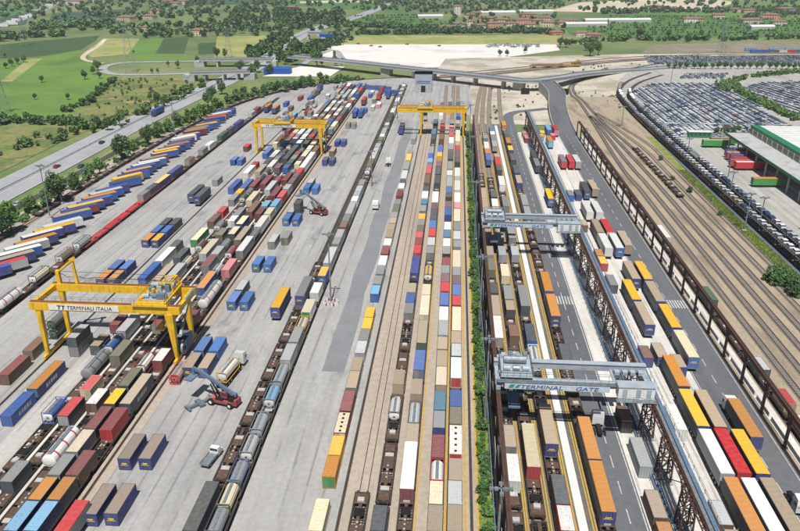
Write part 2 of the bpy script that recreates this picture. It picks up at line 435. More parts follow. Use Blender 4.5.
fan_to = [(20,560),(23,562),(27,562),(33,558)]
for x, f in zip(FAN, fan_to):
    track([(x,60)]+smooth_path([(x,390),(x,425),((x*1.6+f[0])/2.6,490),f], 5), 'ballastrust', 2.9)
track(straight(-122.6, 60, 500), 'ballastdark', 2.8)
far_left = smooth_path([(-155.2,60),(-155.5,240),(-155,330),(-151,420),(-143,475),(-128,520),(-105,555),(-80,580),(-45,596),(0,600)], 6)
track(far_left, 'ballastrust', 3.2)
X_SID = [79, 83.6, 88.2, 92.7, 97.3, 102]
SID_MAIN = [(84,500),(82.5,525),(86,560),(98,594),(118,624),(150,660),(205,708),(320,735),(600,765)]
for i, x in enumerate(X_SID):
    end = SID_MAIN if i in (0,3) else []
    ex = -2 if i < 3 else 3.2
    mid = [(x,300+i*10),(x-.6,335+i*10),(84+(x-84)*.45,425+i*4)]
    mid += [(p[0]+ex+(2 if i == 0 else 0), p[1]+(3 if i == 3 else 0)) for p in end] if end else [(84+(x-84)*.2+ex*.5, 447+i*3)]
    track([(x,60)]+smooth_path(mid, 6), 'sidingbed' if i < 4 else 'ballastrust', 2.1, True, sl_to=260)
track(straight(72.7, 60, 400), 'ballastdark', 2.8)
CC1 = [(109.9,60)]+smooth_path([(109.9,300),(110.2,400),(111.5,470),(115,520),(124,560),(140,600),(165,640)], 6)
CC2 = [(115.0,60)]+smooth_path([(115.0,300),(115.3,400),(117,470),(121,515),(130,553),(146,590),(172,628)], 6)
track(CC1, 'ballastdark', 2.8); track(CC2, 'ballastdark', 2.8)
for dx in (0, 6, 13, 26):
    track(smooth_path([(-30+dx*1.3,592+dx*1.4),(30,618+dx),(90,662+dx),(180,722+dx),(320,757+dx),(600,790+dx)], 5), 'ballastrust', 2.6)
for x in (-64.8, -97.2, -18.0, 5.1):
    m = MB().box(x-.28, 60, -.07, x+.28, 470 if x < -20 else 420, -.01, 0); m.box(x-.07, 60, -.01, x+.07, 470 if x < -20 else 420, .1, 1)
    struct('crane_rail', m.mesh('crane_rail', 'ballastdark', 'rail'))

# ------------------------------------------------------------------ rolling stock, boxes, trailers
def corr(mb, axis, fixed, a0, a1, b0, b1, depth, period, out, m=0):
    """corrugated panel: axis 'y' runs along y; fixed = x (side) or z (roof); b = the other extent"""
    n = max(2, int((a1-a0)/period)); st = (a1-a0)/n
    pr = []
    for i in range(n):
        y = a0+i*st
        pr += [(y, 0), (y+st*.3, 0), (y+st*.5, -depth), (y+st*.8, -depth)]
    pr.append((a1, 0))
    vs_ = []
    for y, d in pr:
        if axis == 'side': vs_ += [(fixed+out*d, y, b0), (fixed+out*d, y, b1)]
        else: vs_ += [(b0, y, fixed+d), (b1, y, fixed+d)]
    fs = []
    for i in range(len(pr)-1):
        q = (2*i, 2*i+2, 2*i+3, 2*i+1)
        if axis == 'side': fs.append(q if out > 0 else q[::-1])
        else: fs.append(q[::-1])
    mb.add(vs_, fs, m)
_cache = {}
def cached(key, fn):
    if key not in _cache: _cache[key] = fn()
    return _cache[key]
W = 2.44
def box_meshes(L, H):
    h = L/2; w = W/2
    walls = MB()
    corr(walls, 'side', w-.03, -h+.12, h-.12, .14, H-.1, .05, .3, 1)
    corr(walls, 'side', -w+.03, -h+.12, h-.12, .14, H-.1, .05, .3, -1)
    walls.box(-w+.1, h-.1, .1, w-.1, h-.05, H-.1)
    roof = MB(); corr(roof, 'roof', H-.015, -h+.1, h-.1, -w+.08, w-.08, .035, .34, 1)
    fr = MB()
    for sx in (-1, 1):
        for sy in (-1, 1):
            fr.box(sx*w-(.14 if sx > 0 else 0), sy*h-(.14 if sy > 0 else 0), 0, sx*w+(.14 if sx < 0 else 0), sy*h+(.14 if sy < 0 else 0), H)
        x0 = sx*w-(.08 if sx > 0 else 0)
        fr.box(x0, -h+.14, .0, x0+.08, h-.14, .15); fr.box(x0, -h+.14, H-.1, x0+.08, h-.14, H)
    for sy in (-1, 1):
        y0 = sy*h-(.1 if sy > 0 else 0)
        fr.box(-w+.14, y0, 0, w-.14, y0+.1, .14); fr.box(-w+.14, y0, H-.12, w-.14, y0+.1, H-.004)
    fl = MB().box(-w+.09, -h+.1, .05, w-.09, h-.1, .13)
    door = MB().box(-.02, -h+.03, .15, 1.07, -h+.07, H-.13, 0)
    for x in (.25, .75): door.cyl((x, -h+.0, .2), (x, -h+.0, H-.18), .025, 5, 1)
    door2 = MB().box(-1.07, -h+.03, .15, -.03, -h+.07, H-.13, 0)
    for x in (-.25, -.75): door2.cyl((x, -h+.0, .2), (x, -h+.0, H-.18), .025, 5, 1)
    return dict(walls=walls.mesh('walls','paint'), roof=roof.mesh('roof','roofpaint'), frame=fr.mesh('corner_frame','paint'),
                floor=fl.mesh('floor','dark'), d1=door.mesh('door','paint','galv'), d2=door2.mesh('door','paint','galv'))
def dk(c, f=.75): return (c[0]*f, c[1]*f, c[2]*f, 1)
def side_mark(L):
    m = MB(); y = -L*.22
    for k in range(5):
        w_ = (.75,.6,.85,.7,.65)[k]
        m.add([(W/2-.012,y,.9),(W/2-.012,y+w_,.9),(W/2-.012,y+w_+.18,1.75),(W/2-.012,y+.18,1.75)],[(0,1,2,3)]); y += w_+.28
    m.box(W/2-.02,-L*.22,.78,W/2-.012,y-.2,.83)
    return m.mesh('side_mark','linewhite')
def put_box(x, y, z, L, spec, label, group, H=2.6, rz=0, swap=False):
    cs = spec.split('/'); roofc = PAL[cs[0]]; side = PAL[cs[1] if len(cs) > 1 else cs[0]]; end = PAL[cs[2] if len(cs) > 2 else (cs[1] if len(cs) > 1 else cs[0])]
    d = cached(('box', L, H), lambda: box_meshes(L, H))
    r = thing('swap_body' if swap else 'shipping_container', label, 'swap body' if swap else 'container', (x,y,z), rz, group)
    if y < 175 and x < -60 and L > 9 and len(cs) > 1 and cs[1] in ('slate','blue','navy') or (y < 175 and spec == 'blue' and L > 9):
        mk = cached(('mark', L), lambda: side_mark(L)); link('side_mark', mk, r)
    link('wall', d['walls'], r, color=side); link('roof', d['roof'], r, color=roofc); link('corner_frame', d['frame'], r, color=dk(side,.85))
    if y < 260:
        link('door', d['d1'], r, color=end); link('door', d['d2'], r, color=end); link('floor', d['floor'], r)
        if swap and cs[-1] in ('navy','blue','azure'):
            link('logo', cached(('boxlogo', L), lambda: MB().box(-.5,-L/2-.045,1.35,.5,-L/2-.028,1.62).box(-.75,-L/2-.045,1.05,.75,-L/2-.028,1.15).box(-.06,-L/2-.044,1.1,.06,-L/2-.029,1.4).mesh('logo','yellowlogo')), r)
    else:
        e = cached(('end', L, H), lambda: MB().box(-1.1,-L/2+.03,.12,1.1,-L/2+.08,H-.1).mesh('door','paint'))
        link('door', e, r, color=end)
    return r
def tank_meshes(L):
    h = L/2; w = W/2; H = 2.6
    t = MB().cyl((0,-h+.35,1.32), (0,h-.35,1.32), 1.14, 18, 0, dome=.26, mcap=1)
    fr = MB()
    for sy in (-1, 1):
        y = sy*(h-.07)
        for sx in (-1, 1): fr.bar((sx*(w-.07),y,0), (sx*(w-.07),y,H), .13)
        for zz in (.07, H-.07): fr.bar((-w+.1,y,zz), (w-.1,y,zz), .13)
        fr.bar((-w+.1,y,.1), (0,y,.5), .08); fr.bar((w-.1,y,.1), (0,y,.5), .08)
    for sx in (-1, 1):
        fr.bar((sx*(w-.07),-h+.1,.07), (sx*(w-.07),h-.1,.07), .12)
        fr.bar((sx*(w-.07),-h+.1,H-.07), (sx*(w-.07),h-.1,H-.07), .09)
    wk = MB().box(-.3, -h+.4, 2.47, .3, h-.4, 2.52)
    for k in range(3): wk.cyl((0,-h*.5+k*h*.5,2.5), (0,-h*.5+k*h*.5,2.68), .22, 8)
    return dict(t=t.mesh('tank','tankpaint','tankpaint', smooth=False), fr=fr.mesh('frame','paint'), wk=wk.mesh('walkway','galv'))
def put_tank(x, y, z, L, spec, label, group):
    cs = spec.split('/'); d = cached(('tank', L), lambda: tank_meshes(L))
    r = thing('tank_container', label, 'tank container', (x,y,z), 0, group)
    link('tank', d['t'], r, color=cs[0]); link('frame', d['fr'], r, color=cs[1] if len(cs) > 1 else 'darkgrey'); link('walkway', d['wk'], r)
    def dome():
        n = 16; rg = [(-L/2+.36,1.15),(-L/2+.2,1.0),(-L/2+.11,.62),(-L/2+.08,.2)]
        v = [(rr_*math.cos(6.2832*i/n), yy, 1.32+rr_*math.sin(6.2832*i/n)) for yy, rr_ in rg for i in range(n)]
        f = [(k*n+(i+1) % n, k*n+i, (k+1)*n+i, (k+1)*n+(i+1) % n) for k in range(3) for i in range(n)]+[tuple(range(3*n,4*n))]
        return MB().add(v, f).mesh('end_dome','tankpaint',smooth=True)
    e = cached('tank_end%s' % L, dome)
    link('end_dome', e, r, color=cs[2] if len(cs) > 2 else 'white')
    return r
def tankwagon_meshes(L):
    h = L/2
    t = MB().cyl((0,-h+1.3,2.45), (0,h-1.3,2.45), 1.4, 20, dome=.35).mesh('tank','tankpaint')
    bands = MB()
    for k in range(3): bands.cyl((0,(k-1)*L*.27-.2,2.45), (0,(k-1)*L*.27+.2,2.45), 1.42, 20)
    f = MB().box(-1.1,-h+.5,.85,1.1,h-.5,1.1)
    f.box(-1.3,-h+.3,.8,1.3,-h+.6,1.15); f.box(-1.3,h-.6,.8,1.3,h-.3,1.15)
    w = MB().box(-.45,-h+1.6,3.86,.45,h-1.6,3.92)
    for sx in (-.45,.45): w.bar((sx,-h+1.6,4.5),(sx,h-1.6,4.5),.05)
    w.cyl((0,0,3.8),(0,0,4.15),.35,10)
    return dict(t=t, f=f.mesh('underframe','dark'), w=w.mesh('walkway','galv'), b=bands.mesh('band','tankpaint'))
def bogie_mesh():
    m = MB()
    for y in (-.9,.9):
        for x in (-.75,.75): m.cyl((x-.06,y,.44),(x+.06,y,.44),.44,12)
        m.bar((-.75,y,.44),(.75,y,.44),.14)
    for x in (-1.0,1.0): m.box(x-.1,-1.4,.3,x+.1,1.4,.62)
    m.box(-1,-.2,.4,1,.2,.75)
    return m.mesh('bogie','dark')
def put_tankwagon(x, y, L, spec, label, group, rz=0, z=.06):
    cs = spec.split('/'); d = cached(('tw', L), lambda: tankwagon_meshes(L))
    r = thing('tank_wagon', label, 'tank wagon', (x,y,z), rz, group)
    link('tank', d['t'], r, color=cs[0]); link('band', d['b'], r, color=cs[1] if len(cs) > 1 else cs[0]); link('underframe', d['f'], r); link('walkway', d['w'], r)
    for sy in (-1,1): link('bogie', cached('bogie', bogie_mesh), r, (0,sy*(L/2-2.2),0))
    return r
def flat_meshes(L, kind):
    h = L/2
    f = MB()
    for sx in (-1,1): f.box(sx*1.25-.13,-h+.4,.75,sx*1.25+.13,h-.4,1.12)
    f.box(-.22,-h+.4,.7,.22,h-.4,1.08)
    for sy in (-1,1):
        f.box(-1.38,sy*(h-.5)-.12,.7,1.38,sy*(h-.5)+.12,1.14)
        for sx in (-.87,.87): f.cyl((sx,sy*(h-.38),.98),(sx,sy*(h-.02),.98),.2,8)
    n = int(L/1.4)
    for i in range(1,n): f.box(-1.2,-h+i*L/n-.07,.8,1.2,-h+i*L/n+.07,1.07)
    d = MB().box(-.3,-h+.7,1.085,.3,h-.7,1.11,0)
    if kind == 'flat':
        k = -h+.8
        while k < h-2:
            ln = random.choice((2.2,3.4,4.6)); e = min(k+ln,h-.7)
            d.box(-1.0,k,1.08,1.0,e,1.13,0); k = e+random.choice((.5,1.2,1.9))
    else:
        d.box(-1.16,-h+.7,1.08,1.16,-h+3.4,1.14,0); d.box(-1.16,h-3.4,1.08,1.16,h-.7,1.14,0)
        d.box(-1.1,-.9,1.08,1.1,.9,1.14,0)
        for s in (-1,1): d.box(-.9,s*h*.42-1.0,1.08,.9,s*h*.42+1.0,1.12,2)
    for s in (-1,1):
        d.box(-.8,s*h*.55-.55,1.09,.8,s*h*.55+.55,1.18,1) if kind == 'flat' else d.box(-.6,s*(h-2.6)-.5,1.09,.6,s*(h-2.6)+.5,1.5,1)
    for i in range(4): d.box(-.16,-1.8+i*1.1-.18,1.09,.16,-1.8+i*1.1+.18,1.19,1)
    return dict(f=f.mesh('frame','rusty'), d=d.mesh('deck','deckwood','conc_wall','dark'))
def put_flat(x, y, L, label, group, kind='flat', rz=0, color=None):
    d = cached(('flat', L, kind), lambda: flat_meshes(L, kind))
    r = thing('flat_wagon', label, 'rail wagon', (x,y,.06), rz, group)
    if color:
        fm = cached(('flatpaint', L), lambda: (lambda me: (me.materials.clear(), me.materials.append(M['paint']), me)[2])(d['f'].copy()))
        dm = cached(('deckpaint', L), lambda: (lambda me: (me.materials.clear(), [me.materials.append(M['paint']) for _ in range(3)], me)[2])(d['d'].copy()))
        link('frame', fm, r, color=color); link('deck', dm, r, color=color)
    else:
        link('frame', d['f'], r); link('deck', d['d'], r)
    for sy in (-1,1): link('bogie', cached('bogie', bogie_mesh), r, (0,sy*(L/2-1.9),0))
    return r
def trailer_meshes(L):
    h = L/2; w = 1.27; z0, z1 = 1.15, 3.95
    o = {}
    c = MB()
    corr(c, 'side', w, -h+.1, h-.1, z0, z1-.12, .035, .62, 1)
    o['side_r'] = c.mesh('side_curtain','tarp')
    c = MB(); corr(c, 'side', -w, -h+.1, h-.1, z0, z1-.12, .035, .62, -1)
    o['side_l'] = c.mesh('side_curtain','tarp')
    c = MB()
    n = int(L/.65)
    pts = [(-h+.05+i*(L-.1)/n, (0 if i % 2 == 0 else -.04)) for i in range(n+1)]
    vs_ = []
    for y, d in pts: vs_ += [(-w+.02,y,z1-.1),(-w+.1,y,z1+d*.3),(0,y,z1+.03+d),(w-.1,y,z1+d*.3),(w-.02,y,z1-.1)]
    fs = []
    for i in range(n):
        for k in range(4): fs.append((i*5+k, i*5+k+1, (i+1)*5+k+1, (i+1)*5+k))
    c.add(vs_, fs); o['roof'] = c.mesh('roof','tarp')
    c = MB().box(-w,-h,z0-.1,w,-h+.09,z1-.02,0)
    for x in (-.9,-.35,.35,.9): c.cyl((x,-h-.02,z0),(x,-h-.02,z1-.2),.03,5,1)
    c.box(-.01,-h-.012,z0,.01,-h,z1-.05,1)
    c.box(-1.2,-h-.05,.85,1.2,-h+.05,1.02,1)
    o['rear'] = c.mesh('rear_door','paint','galv')
    o['front'] = MB().box(-w,h-.08,z0-.1,w,h,z1-.02).mesh('front_wall','paint')
    c = MB().box(-.55,-h+.3,.85,-.4,h-.3,1.15).box(.4,-h+.3,.85,.55,h-.3,1.15).box(-w+.03,-h+.1,1.03,w-.03,h-.1,1.14)
    for y in (-h*.6,-h*.2,h*.2): c.box(-1.1,y-.06,.86,1.1,y+.06,1.0)
    for sx in (-1,1):
        c.box(sx*1.2-.03,-h+4.6,.55,sx*1.2+.03,h-4.2,.95)
        c.box(sx*.9-.06,h-3.6,0.0,sx*.9+.06,h-3.45,1.1)
    o['chassis'] = c.mesh('chassis','dark')
    lg = MB().box(-.55,-h-.035,2.62,.55,-h-.013,2.8).box(-.8,-h-.035,2.36,.8,-h-.013,2.46).box(-.05,-h-.034,2.4,.05,-h-.014,2.7)
    o['logo'] = lg.mesh('logo','yellowlogo')
    o['far_body'] = MB().box(-w,-h,.95,w,h,z1-.1).mesh('body','tarp')
    gear = MB()
    for k in range(3):
        for sx in (-1,1): gear.cyl((sx*1.2,-h+1.6+k*1.3,.5),(sx*.9,-h+1.6+k*1.3,.5),.5,10)
    for sx in (-1,1): gear.box(sx*.9-.06,h-3.6,0,sx*.9+.06,h-3.45,1.0)
    o['gear'] = gear.mesh('running_gear','rubber')
    return o
def wheel_mesh():
    m = MB().cyl((-.14,0,.5),(.14,0,.5),.5,14,0); m.cyl((-.15,0,.5),(.15,0,.5),.26,10,1)
    return m.mesh('wheel','rubber','galv')
def put_trailer(x, y, L, spec, label, group, rz=0, z=0, logo=True, cat='semi-trailer', name='semi_trailer'):
    cs = spec.split('/'); roofc = cs[0]; side = cs[1] if len(cs) > 1 else cs[0]; end = cs[2] if len(cs) > 2 else side
    d = cached(('tr', L), lambda: trailer_meshes(L))
    r = thing(name, label, cat, (x,y,z), rz, group)
    link('roof', d['roof'], r, color=roofc)
    if math.hypot(x,y) < 300:
        link('side_curtain', d['side_l'], r, color=side); link('side_curtain', d['side_r'], r, color=side)
        link('rear_door', d['rear'], r, color=end); link('front_wall', d['front'], r, color=end); link('chassis', d['chassis'], r)
        for k in range(3):
            for sx in (-1,1): link('wheel', cached('wheel', wheel_mesh), r, (sx*1.05,-L/2+1.6+k*1.31,0))
        if logo and end in ('navy','blue'): link('logo', d['logo'], r)
    else:
        link('body', d['far_body'], r, color=side); link('running_gear', d['gear'], r)
    return r

LOADS = {}
LENS = [6.06, 7.15, 7.82, 9.12, 12.19, 13.6]
KIND = {'c': 'container', 't': 'semi-trailer', 'k': 'tank container', 'K': 'tank wagon', 'w': 'empty wagon', 's': 'swap body', 'b': 'hatched container'}
def parse(row):
    out = []
    for tok in row.split():
        p = tok.split(':'); out.append((p[0], float(p[1]), float(p[2]), p[3] if len(p) > 3 else 'c'))
    return out
def lay_row(X, row, where, z=1.2, train=True, fill_to=0, ground_y0=None, palette=None, tank_share=.08, gap_share=.1, path_from=None, gaps=0):
    """boxes along one track, from photo rows; then more boxes of the same mix out to fill_to"""
    items = []
    prev = -1e9
    for spec, yn, yf, k in parse(row):
        zt = (z+2.6) if k in 'cksb' else 4.1 if k == 't' else 3.9 if k == 'K' else 1.2
        a, b = row_y(X, yn, zt), row_y(X, yf, zt)
        a = max(a, prev+.2)
        Lr = b-a
        if k == 'w': prev = b; continue
        L = min(LENS, key=lambda l: abs(l-Lr)) if k != 'K' else max(12.0, round(min(Lr,16)))
        if k == 'k': L = min(L, 7.82)
        if k == 't': L = 13.6 if Lr > 10.5 else 7.82
        if k == 't' and L == 7.82: k = 's'
        if L > Lr+1.6:
            sm = [l for l in LENS if l <= Lr+1.6]
            if sm and k in 'csb': L = max(sm)
        items.append((a+L/2, L, spec, k)); prev = a+L
    y = max(prev+.3, path_from or -1e9)
    pal = palette or ['grey','grey','tan','white','white','maroon','brown','blue','teal','lightgrey','slate','cream','red','purple','silver','darkgrey']
    while fill_to and y < fill_to:
        if random.random() < gap_share: y += random.choice((6.5,13)); continue
        k = 'k' if random.random() < tank_share else 'c'
        L = random.choice((6.06,7.15,7.82,12.19,13.6)) if k == 'c' else random.choice((6.06,7.15))
        items.append((y+L/2, L, random.choice(pal), k)); y += L+random.choice((.3,.3,1.2))
    items = [(yc, L, sp_, 's' if k == 'c' and L in (7.15,7.82,13.6) else k) for yc, L, sp_, k in items]
    if gaps:
        items.sort(); extra = []
        for (ya, La, *_a), (yb, Lb, *_b) in zip(items, items[1:]):
            y = ya+La/2+.4
            while y > gaps and y+6.3 < yb-Lb/2:
                c_ = [l for l in (6.06,7.15,12.19) if y+l+.2 < yb-Lb/2]
                L = random.choice(c_)
                if random.random() < .56:
                    kk = 'k' if L < 8 and random.random() < .6 else 's' if L == 7.15 else 'c'
                    extra.append((y+L/2, L, random.choice(pal), kk))
                y += L+.5
        items = sorted(items+extra)
    LOADS.setdefault(X, []).extend(items)
    n = len(items)
    for i, (yc, L, spec, k) in enumerate(items):
        me_, nb = spec.split('/')[0], []
        for j in (i-1, i+1):
            if 0 <= j < n: nb.append(cname(items[j][2].split('/')[0]))
        kind = KIND[k]
        sz = '' if k != 'c' else ('short ' if L < 8.5 else 'long ')
        bt = ' between %s and %s' % tuple(nb) if len(nb) == 2 else (' at the row end' if nb else '')
        label = '%s %s%s %s%s' % (cname(me_), sz, kind, where, bt)
        grp = '%s %s' % (kind.replace('body','bodie')+'s', where)
        if k in 'csb':
            bx_ = put_box(X+random.uniform(-.05,.05), yc, z, L, spec, label, grp, 2.6, swap=(k == 's'))
            if k == 'b':
                hm_ = cached('hatch', lambda: MB().cyl((0,0,2.58),(0,0,2.7),.27,10).mesh('roof_hatch','dark'))
                for j in range(5): link('roof_hatch', hm_, bx_, (0,-L/2+L*(j+.5)/5,0))
        elif k == 'k': put_tank(X, yc, z, L, spec, label, grp)
        elif k == 'K': put_tankwagon(X, yc, L, spec, label, grp)
        elif k == 't': put_trailer(X, yc, 13.6, spec, label, grp, z=.12)
    return items
def lay_wagons(X, y0, y1, where, L=19.0, kinds=('flat',), color=None):
    y = y0; i = 0
    while y < y1:
        k = kinds[i % len(kinds)]
        over = [cname(q[2].split('/')[0]) for q in LOADS.get(X, []) if q[0]+q[1]/2 > y+1 and q[0]-q[1]/2 < y+L-1]
        lab = '%s flat wagon %s' % (color or 'brown', where)
        lab += (' under %s' % ' and '.join(list(dict.fromkeys(over))[:2])+' loads') if over else ' standing empty'
        put_flat(X, y+L/2, L, lab, 'flat wagons '+where, k, color=color)
        y += L+.5; i += 1

exec_rows = []
def R_(X, where, row, **kw): exec_rows.append((X, where, row, kw))
R_(-21.0, 'in the crane-rail ground row', 'cream:531:499 orange/orange/green:477:456 yellow:455:434 cream/maroon/cream:433:412:b maroon:411:389 tan/grey:388:372 tan:371:356 lightgrey:353:344 grey:342:332 yellow:330:318 yellow/orange:317:307 lightblue/blue:294:285 grey:284:275 grey:274:267 white:265:255 maroon:254:246 white:245:238 tan:237:230 tan:230:224 tan:223:218 grey:218:213 olive:212:204 grey:204:199 maroon:196:189 white:188:183 slate:183:179 white:178:170 grey:169:161 yellow:160:154 tan:153:150 grey:139:131', z=0.0, train=False)
R_(-10.6, 'on the half-empty train', 'slate:531:516 white/darkgrey:412:398:k tan:384:371 grey:313:307 blue:306:293 tan:292:284 navy:273:254 red:253:245 maroon:245:239 red:239:234 olive:233:228 grey:228:221 yellow:220:213 grey:211:205 teal:204:199 white:198:191 slate:191:186 brown:183:174 red:173:163 lightblue:162:158 blue:158:153 grey:153:146 darkgrey:139:135 teal:134:125 slate:124:119')
R_(-6.4, 'on the yellow-path train', 'white/maroon/maroon:489:447:t tan:446:425 lightgrey/darkgrey:424:398:k tan:394:379 blue/blue/grey:370:351 tan/darkgreen:343:320 cream:315:296 cream/yellow:296:284 yellow/darkgrey:274:256:k grey:253:246 lightgrey:245:237 red:236:228 blue:228:220 slate:220:209 purple:209:203 white:202:188 slate:183:175 slate:174:167 purple:166:161 yellow:156:152 blue:152:140 brown:139:134 red:126:123')
R_(-1.2, 'on the inner twin train', 'tan:531:521 cream/grey:520:484 white/red/white:482:464:k maroon:461:436 grey/navy/navy:428:412 teal:411:390 cream/tan/tan:385:366 tan:366:351 tan:349:337 lightgrey:335:321 white:320:306 blue:305:292 red:291:287 purple:287:278 grey:276:267 maroon:266:259 white:246:238 teal:237:230 white:230:222 blue:215:207 purple:207:201 darkgrey:197:193 blue:193:187 lightgrey:186:176 white:175:170 grey:169:160 slate:159:153 grey:149:144 white:143:137 red:136:132 pink:128:125 grey:124:120')
R_(2.1, 'on the hedge-side train', 'tan:531:521 lightgrey:520:489 tan:484:461 white/cream/red:454:425:b olive:424:411 blue:410:390 white/white/red:378:358 lightgrey/darkgreen:356:350 tan:349:338 cream/red/red:336:306 red:305:298 blue:298:285 purple:285:279 grey:276:268 cream:268:248 grey:247:240 lightgrey:239:231 grey:230:222 cream:221:208 pink:208:202 white:202:192 white:190:176 white:176:163 darkgrey:162:157 purple:157:150 red:150:145 cream:141:136 white:136:130 darkgrey:129:126 tan:125:116')
R_(12.6, 'on the brown-runway train', 'white:480:449:t tan/grey:447:425 white/tan:338:316 tan:316:296 darkgrey:293:283 olive:270:258 tan:255:246 tan:238:228 tan:219:209 tan:209:198 tan:198:187')
R_(16.5, 'on the second runway train', 'cream/maroon/red:467:425:t brown:336:328 tan/darkgrey:310:300 grey:299:285 cream:276:262 silver:255:246 lightgrey:238:228 white:206:198 darkgrey:197:190 blue:160:154 orange:153:148', fill_to=400, gap_share=.35)
R_(20.6, 'on the white-strip train', 'white/red:531:515 slate/darkgrey:510:472 tan/tan/navy:444:412:t white/white:361:342:k slate/blue:341:323 grey/slate/slate:306:277:t silver:255:246 grey:238:226 grey:206:196 white:185:172 darkgrey:170:164', fill_to=395, gap_share=.3)
R_(28.0, 'on the roadside train', 'orange/slate/navy:512:467:t orange/darkgrey/navy:459:422:t slate:360:344 orange/slate/navy:316:296:t orange/slate/blue:291:271:t grey/navy:218:206 grey:205:190 tan/navy:183:175 slate/navy:173:165 darkgrey:160:154 yellow/navy:150:145 orange/navy:143:138', fill_to=405, gap_share=.2, palette=['slate','navy','orange','grey','darkgrey'])
R_(-41.2, 'on the outer tank-train track', 'darkgrey/slate:531:484 grey/grey/navy:296:280:t')
R_(-37.6, 'on the inner tank-train track', 'grey/slate:531:519:k cream/olive/cream:515:493:k silver/blue/blue:487:465:k lightgrey/grey:452:431:k silver/grey/silver:429:410:k lightblue/grey:399:384:k silver/grey/grey:381:362:k lightgrey:360:344 grey:342:327 cream/yellow:327:316:k cream/white/green:311:294:t white:293:282 yellow/blue:276:266 lightgrey:263:246 grey:244:238 lightgrey:238:229 brown:227:222 grey:221:214', fill_to=540, palette=['lightgrey','grey','white','lightgrey','olive','darkgrey'], tank_share=.3, gap_share=.06)
LEFTW = {-67.2: 'on the truck-apron train', -70.5: 'on the second truck-apron train', -74.3: 'on the third truck-apron train',
         -78.1: 'on the fourth truck-apron train', -81.9: 'on the fifth truck-apron train', -86.2: 'on the gantry ground lane', -91.0: 'by the gantry inner legs'}
LR = {
 -67.2: 'lightblue/navy:531:501 orange/slate:500:476 maroon/brown:475:451 maroon/red/red:430:407 tan/slate:404:372 white/maroon:361:349 maroon:322:309 white/red/red:302:271:K pink:270:258 white/grey:251:236 grey:235:224:k cream:214:207 lightblue:206:199 red:197:190 lightgrey:189:184 purple:183:177',
 -70.5: 'lightblue/navy:531:501 orange/slate:500:476 grey:475:453 cream/grey:452:430 maroon/slate:429:407 yellow/slate:404:387 olive/slate:386:366 white/red:365:352:k orange/blue:288:272 white:270:262:k tan/olive:240:217 maroon:214:207 lightblue:206:200 maroon:196:185',
 -74.3: 'white/red/white:460:435:K white/brown:404:388 maroon/grey:325:314 maroon/grey:266:255 lightgrey:254:246 cream/slate:234:226 cream/navy:224:216 brown:212:195 lightgrey:190:180',
 -78.1: 'grey/slate:482:459 red/darkgrey/lightgrey:416:396 red/cream/cream:390:376 olive:356:340 cream/lightgrey:254:236 olive:235:228 grey:215:207 maroon:184:175',
 -81.9: 'blue/blue/white:413:398:k grey/slate/white:372:356:K blue/blue/white:355:340:k lightgrey:331:312 lightgrey:281:256',
 -91.0: 'blue:416:392 orange/navy/teal:389:361 tan/grey:344:333 blue:278:262 white/lightgrey:261:248 slate:252:241 blue:188:174 white:173:165',
}
LR_LANE = 'tan/slate:346:336 maroon:325:314 tan/grey:280:265 slate:258:248 cream/green/green:240:227 brown:222:214 red:212:206 grey:200:192 yellow:196:189 blue:188:176 tan:172:164'
for X, row in list(LR.items())+[(-86.2, LR_LANE)]:
    R_(X, LEFTW[X], row, fill_to=535 if X > -83 else 470, gap_share=.14 if X > -83 else .3, path_from=300, z=1.2 if X > -83 else 0.0, gaps=178 if X > -83 else 0)
for X, where, row, kw in exec_rows: lay_row(X, row, where, **kw)
# wagons under the trains and standing empty
for x in T_LEFT: lay_wagons(x, 84+random.uniform(0,8), 530, LEFTW[x], 19.0, ('flat','pocket'))
lay_wagons(-41.2, 86, 200, 'on the outer tank-train track', 17.0)
lay_wagons(-37.6, 84, 545, 'on the inner tank-train track', 15.0)
lay_wagons(-14.5, 84, 92, 'on the otherwise bare track', 19.0, ('pocket',))
lay_wagons(-10.6, 82, 412, 'on the half-empty train', 17.5, ('pocket','flat'))
lay_wagons(-6.4, 86, 410, 'on the yellow-path train', 17.5, ('pocket','flat'))
lay_wagons(-1.2, 80, 410, 'on the inner twin train', 19.0)
lay_wagons(2.1, 82, 410, 'on the hedge-side train', 19.0)
lay_wagons(12.6, 84, 300, 'on the brown-runway train', 16.0, ('pocket','flat'))
lay_wagons(16.5, 81, 300, 'on the second runway train', 17.0, ('flat','pocket'))
lay_wagons(20.6, 86, 310, 'on the white-strip train', 17.5, ('pocket',))
lay_wagons(28.0, 83, 400, 'on the roadside train', 17.5, ('pocket','flat'))

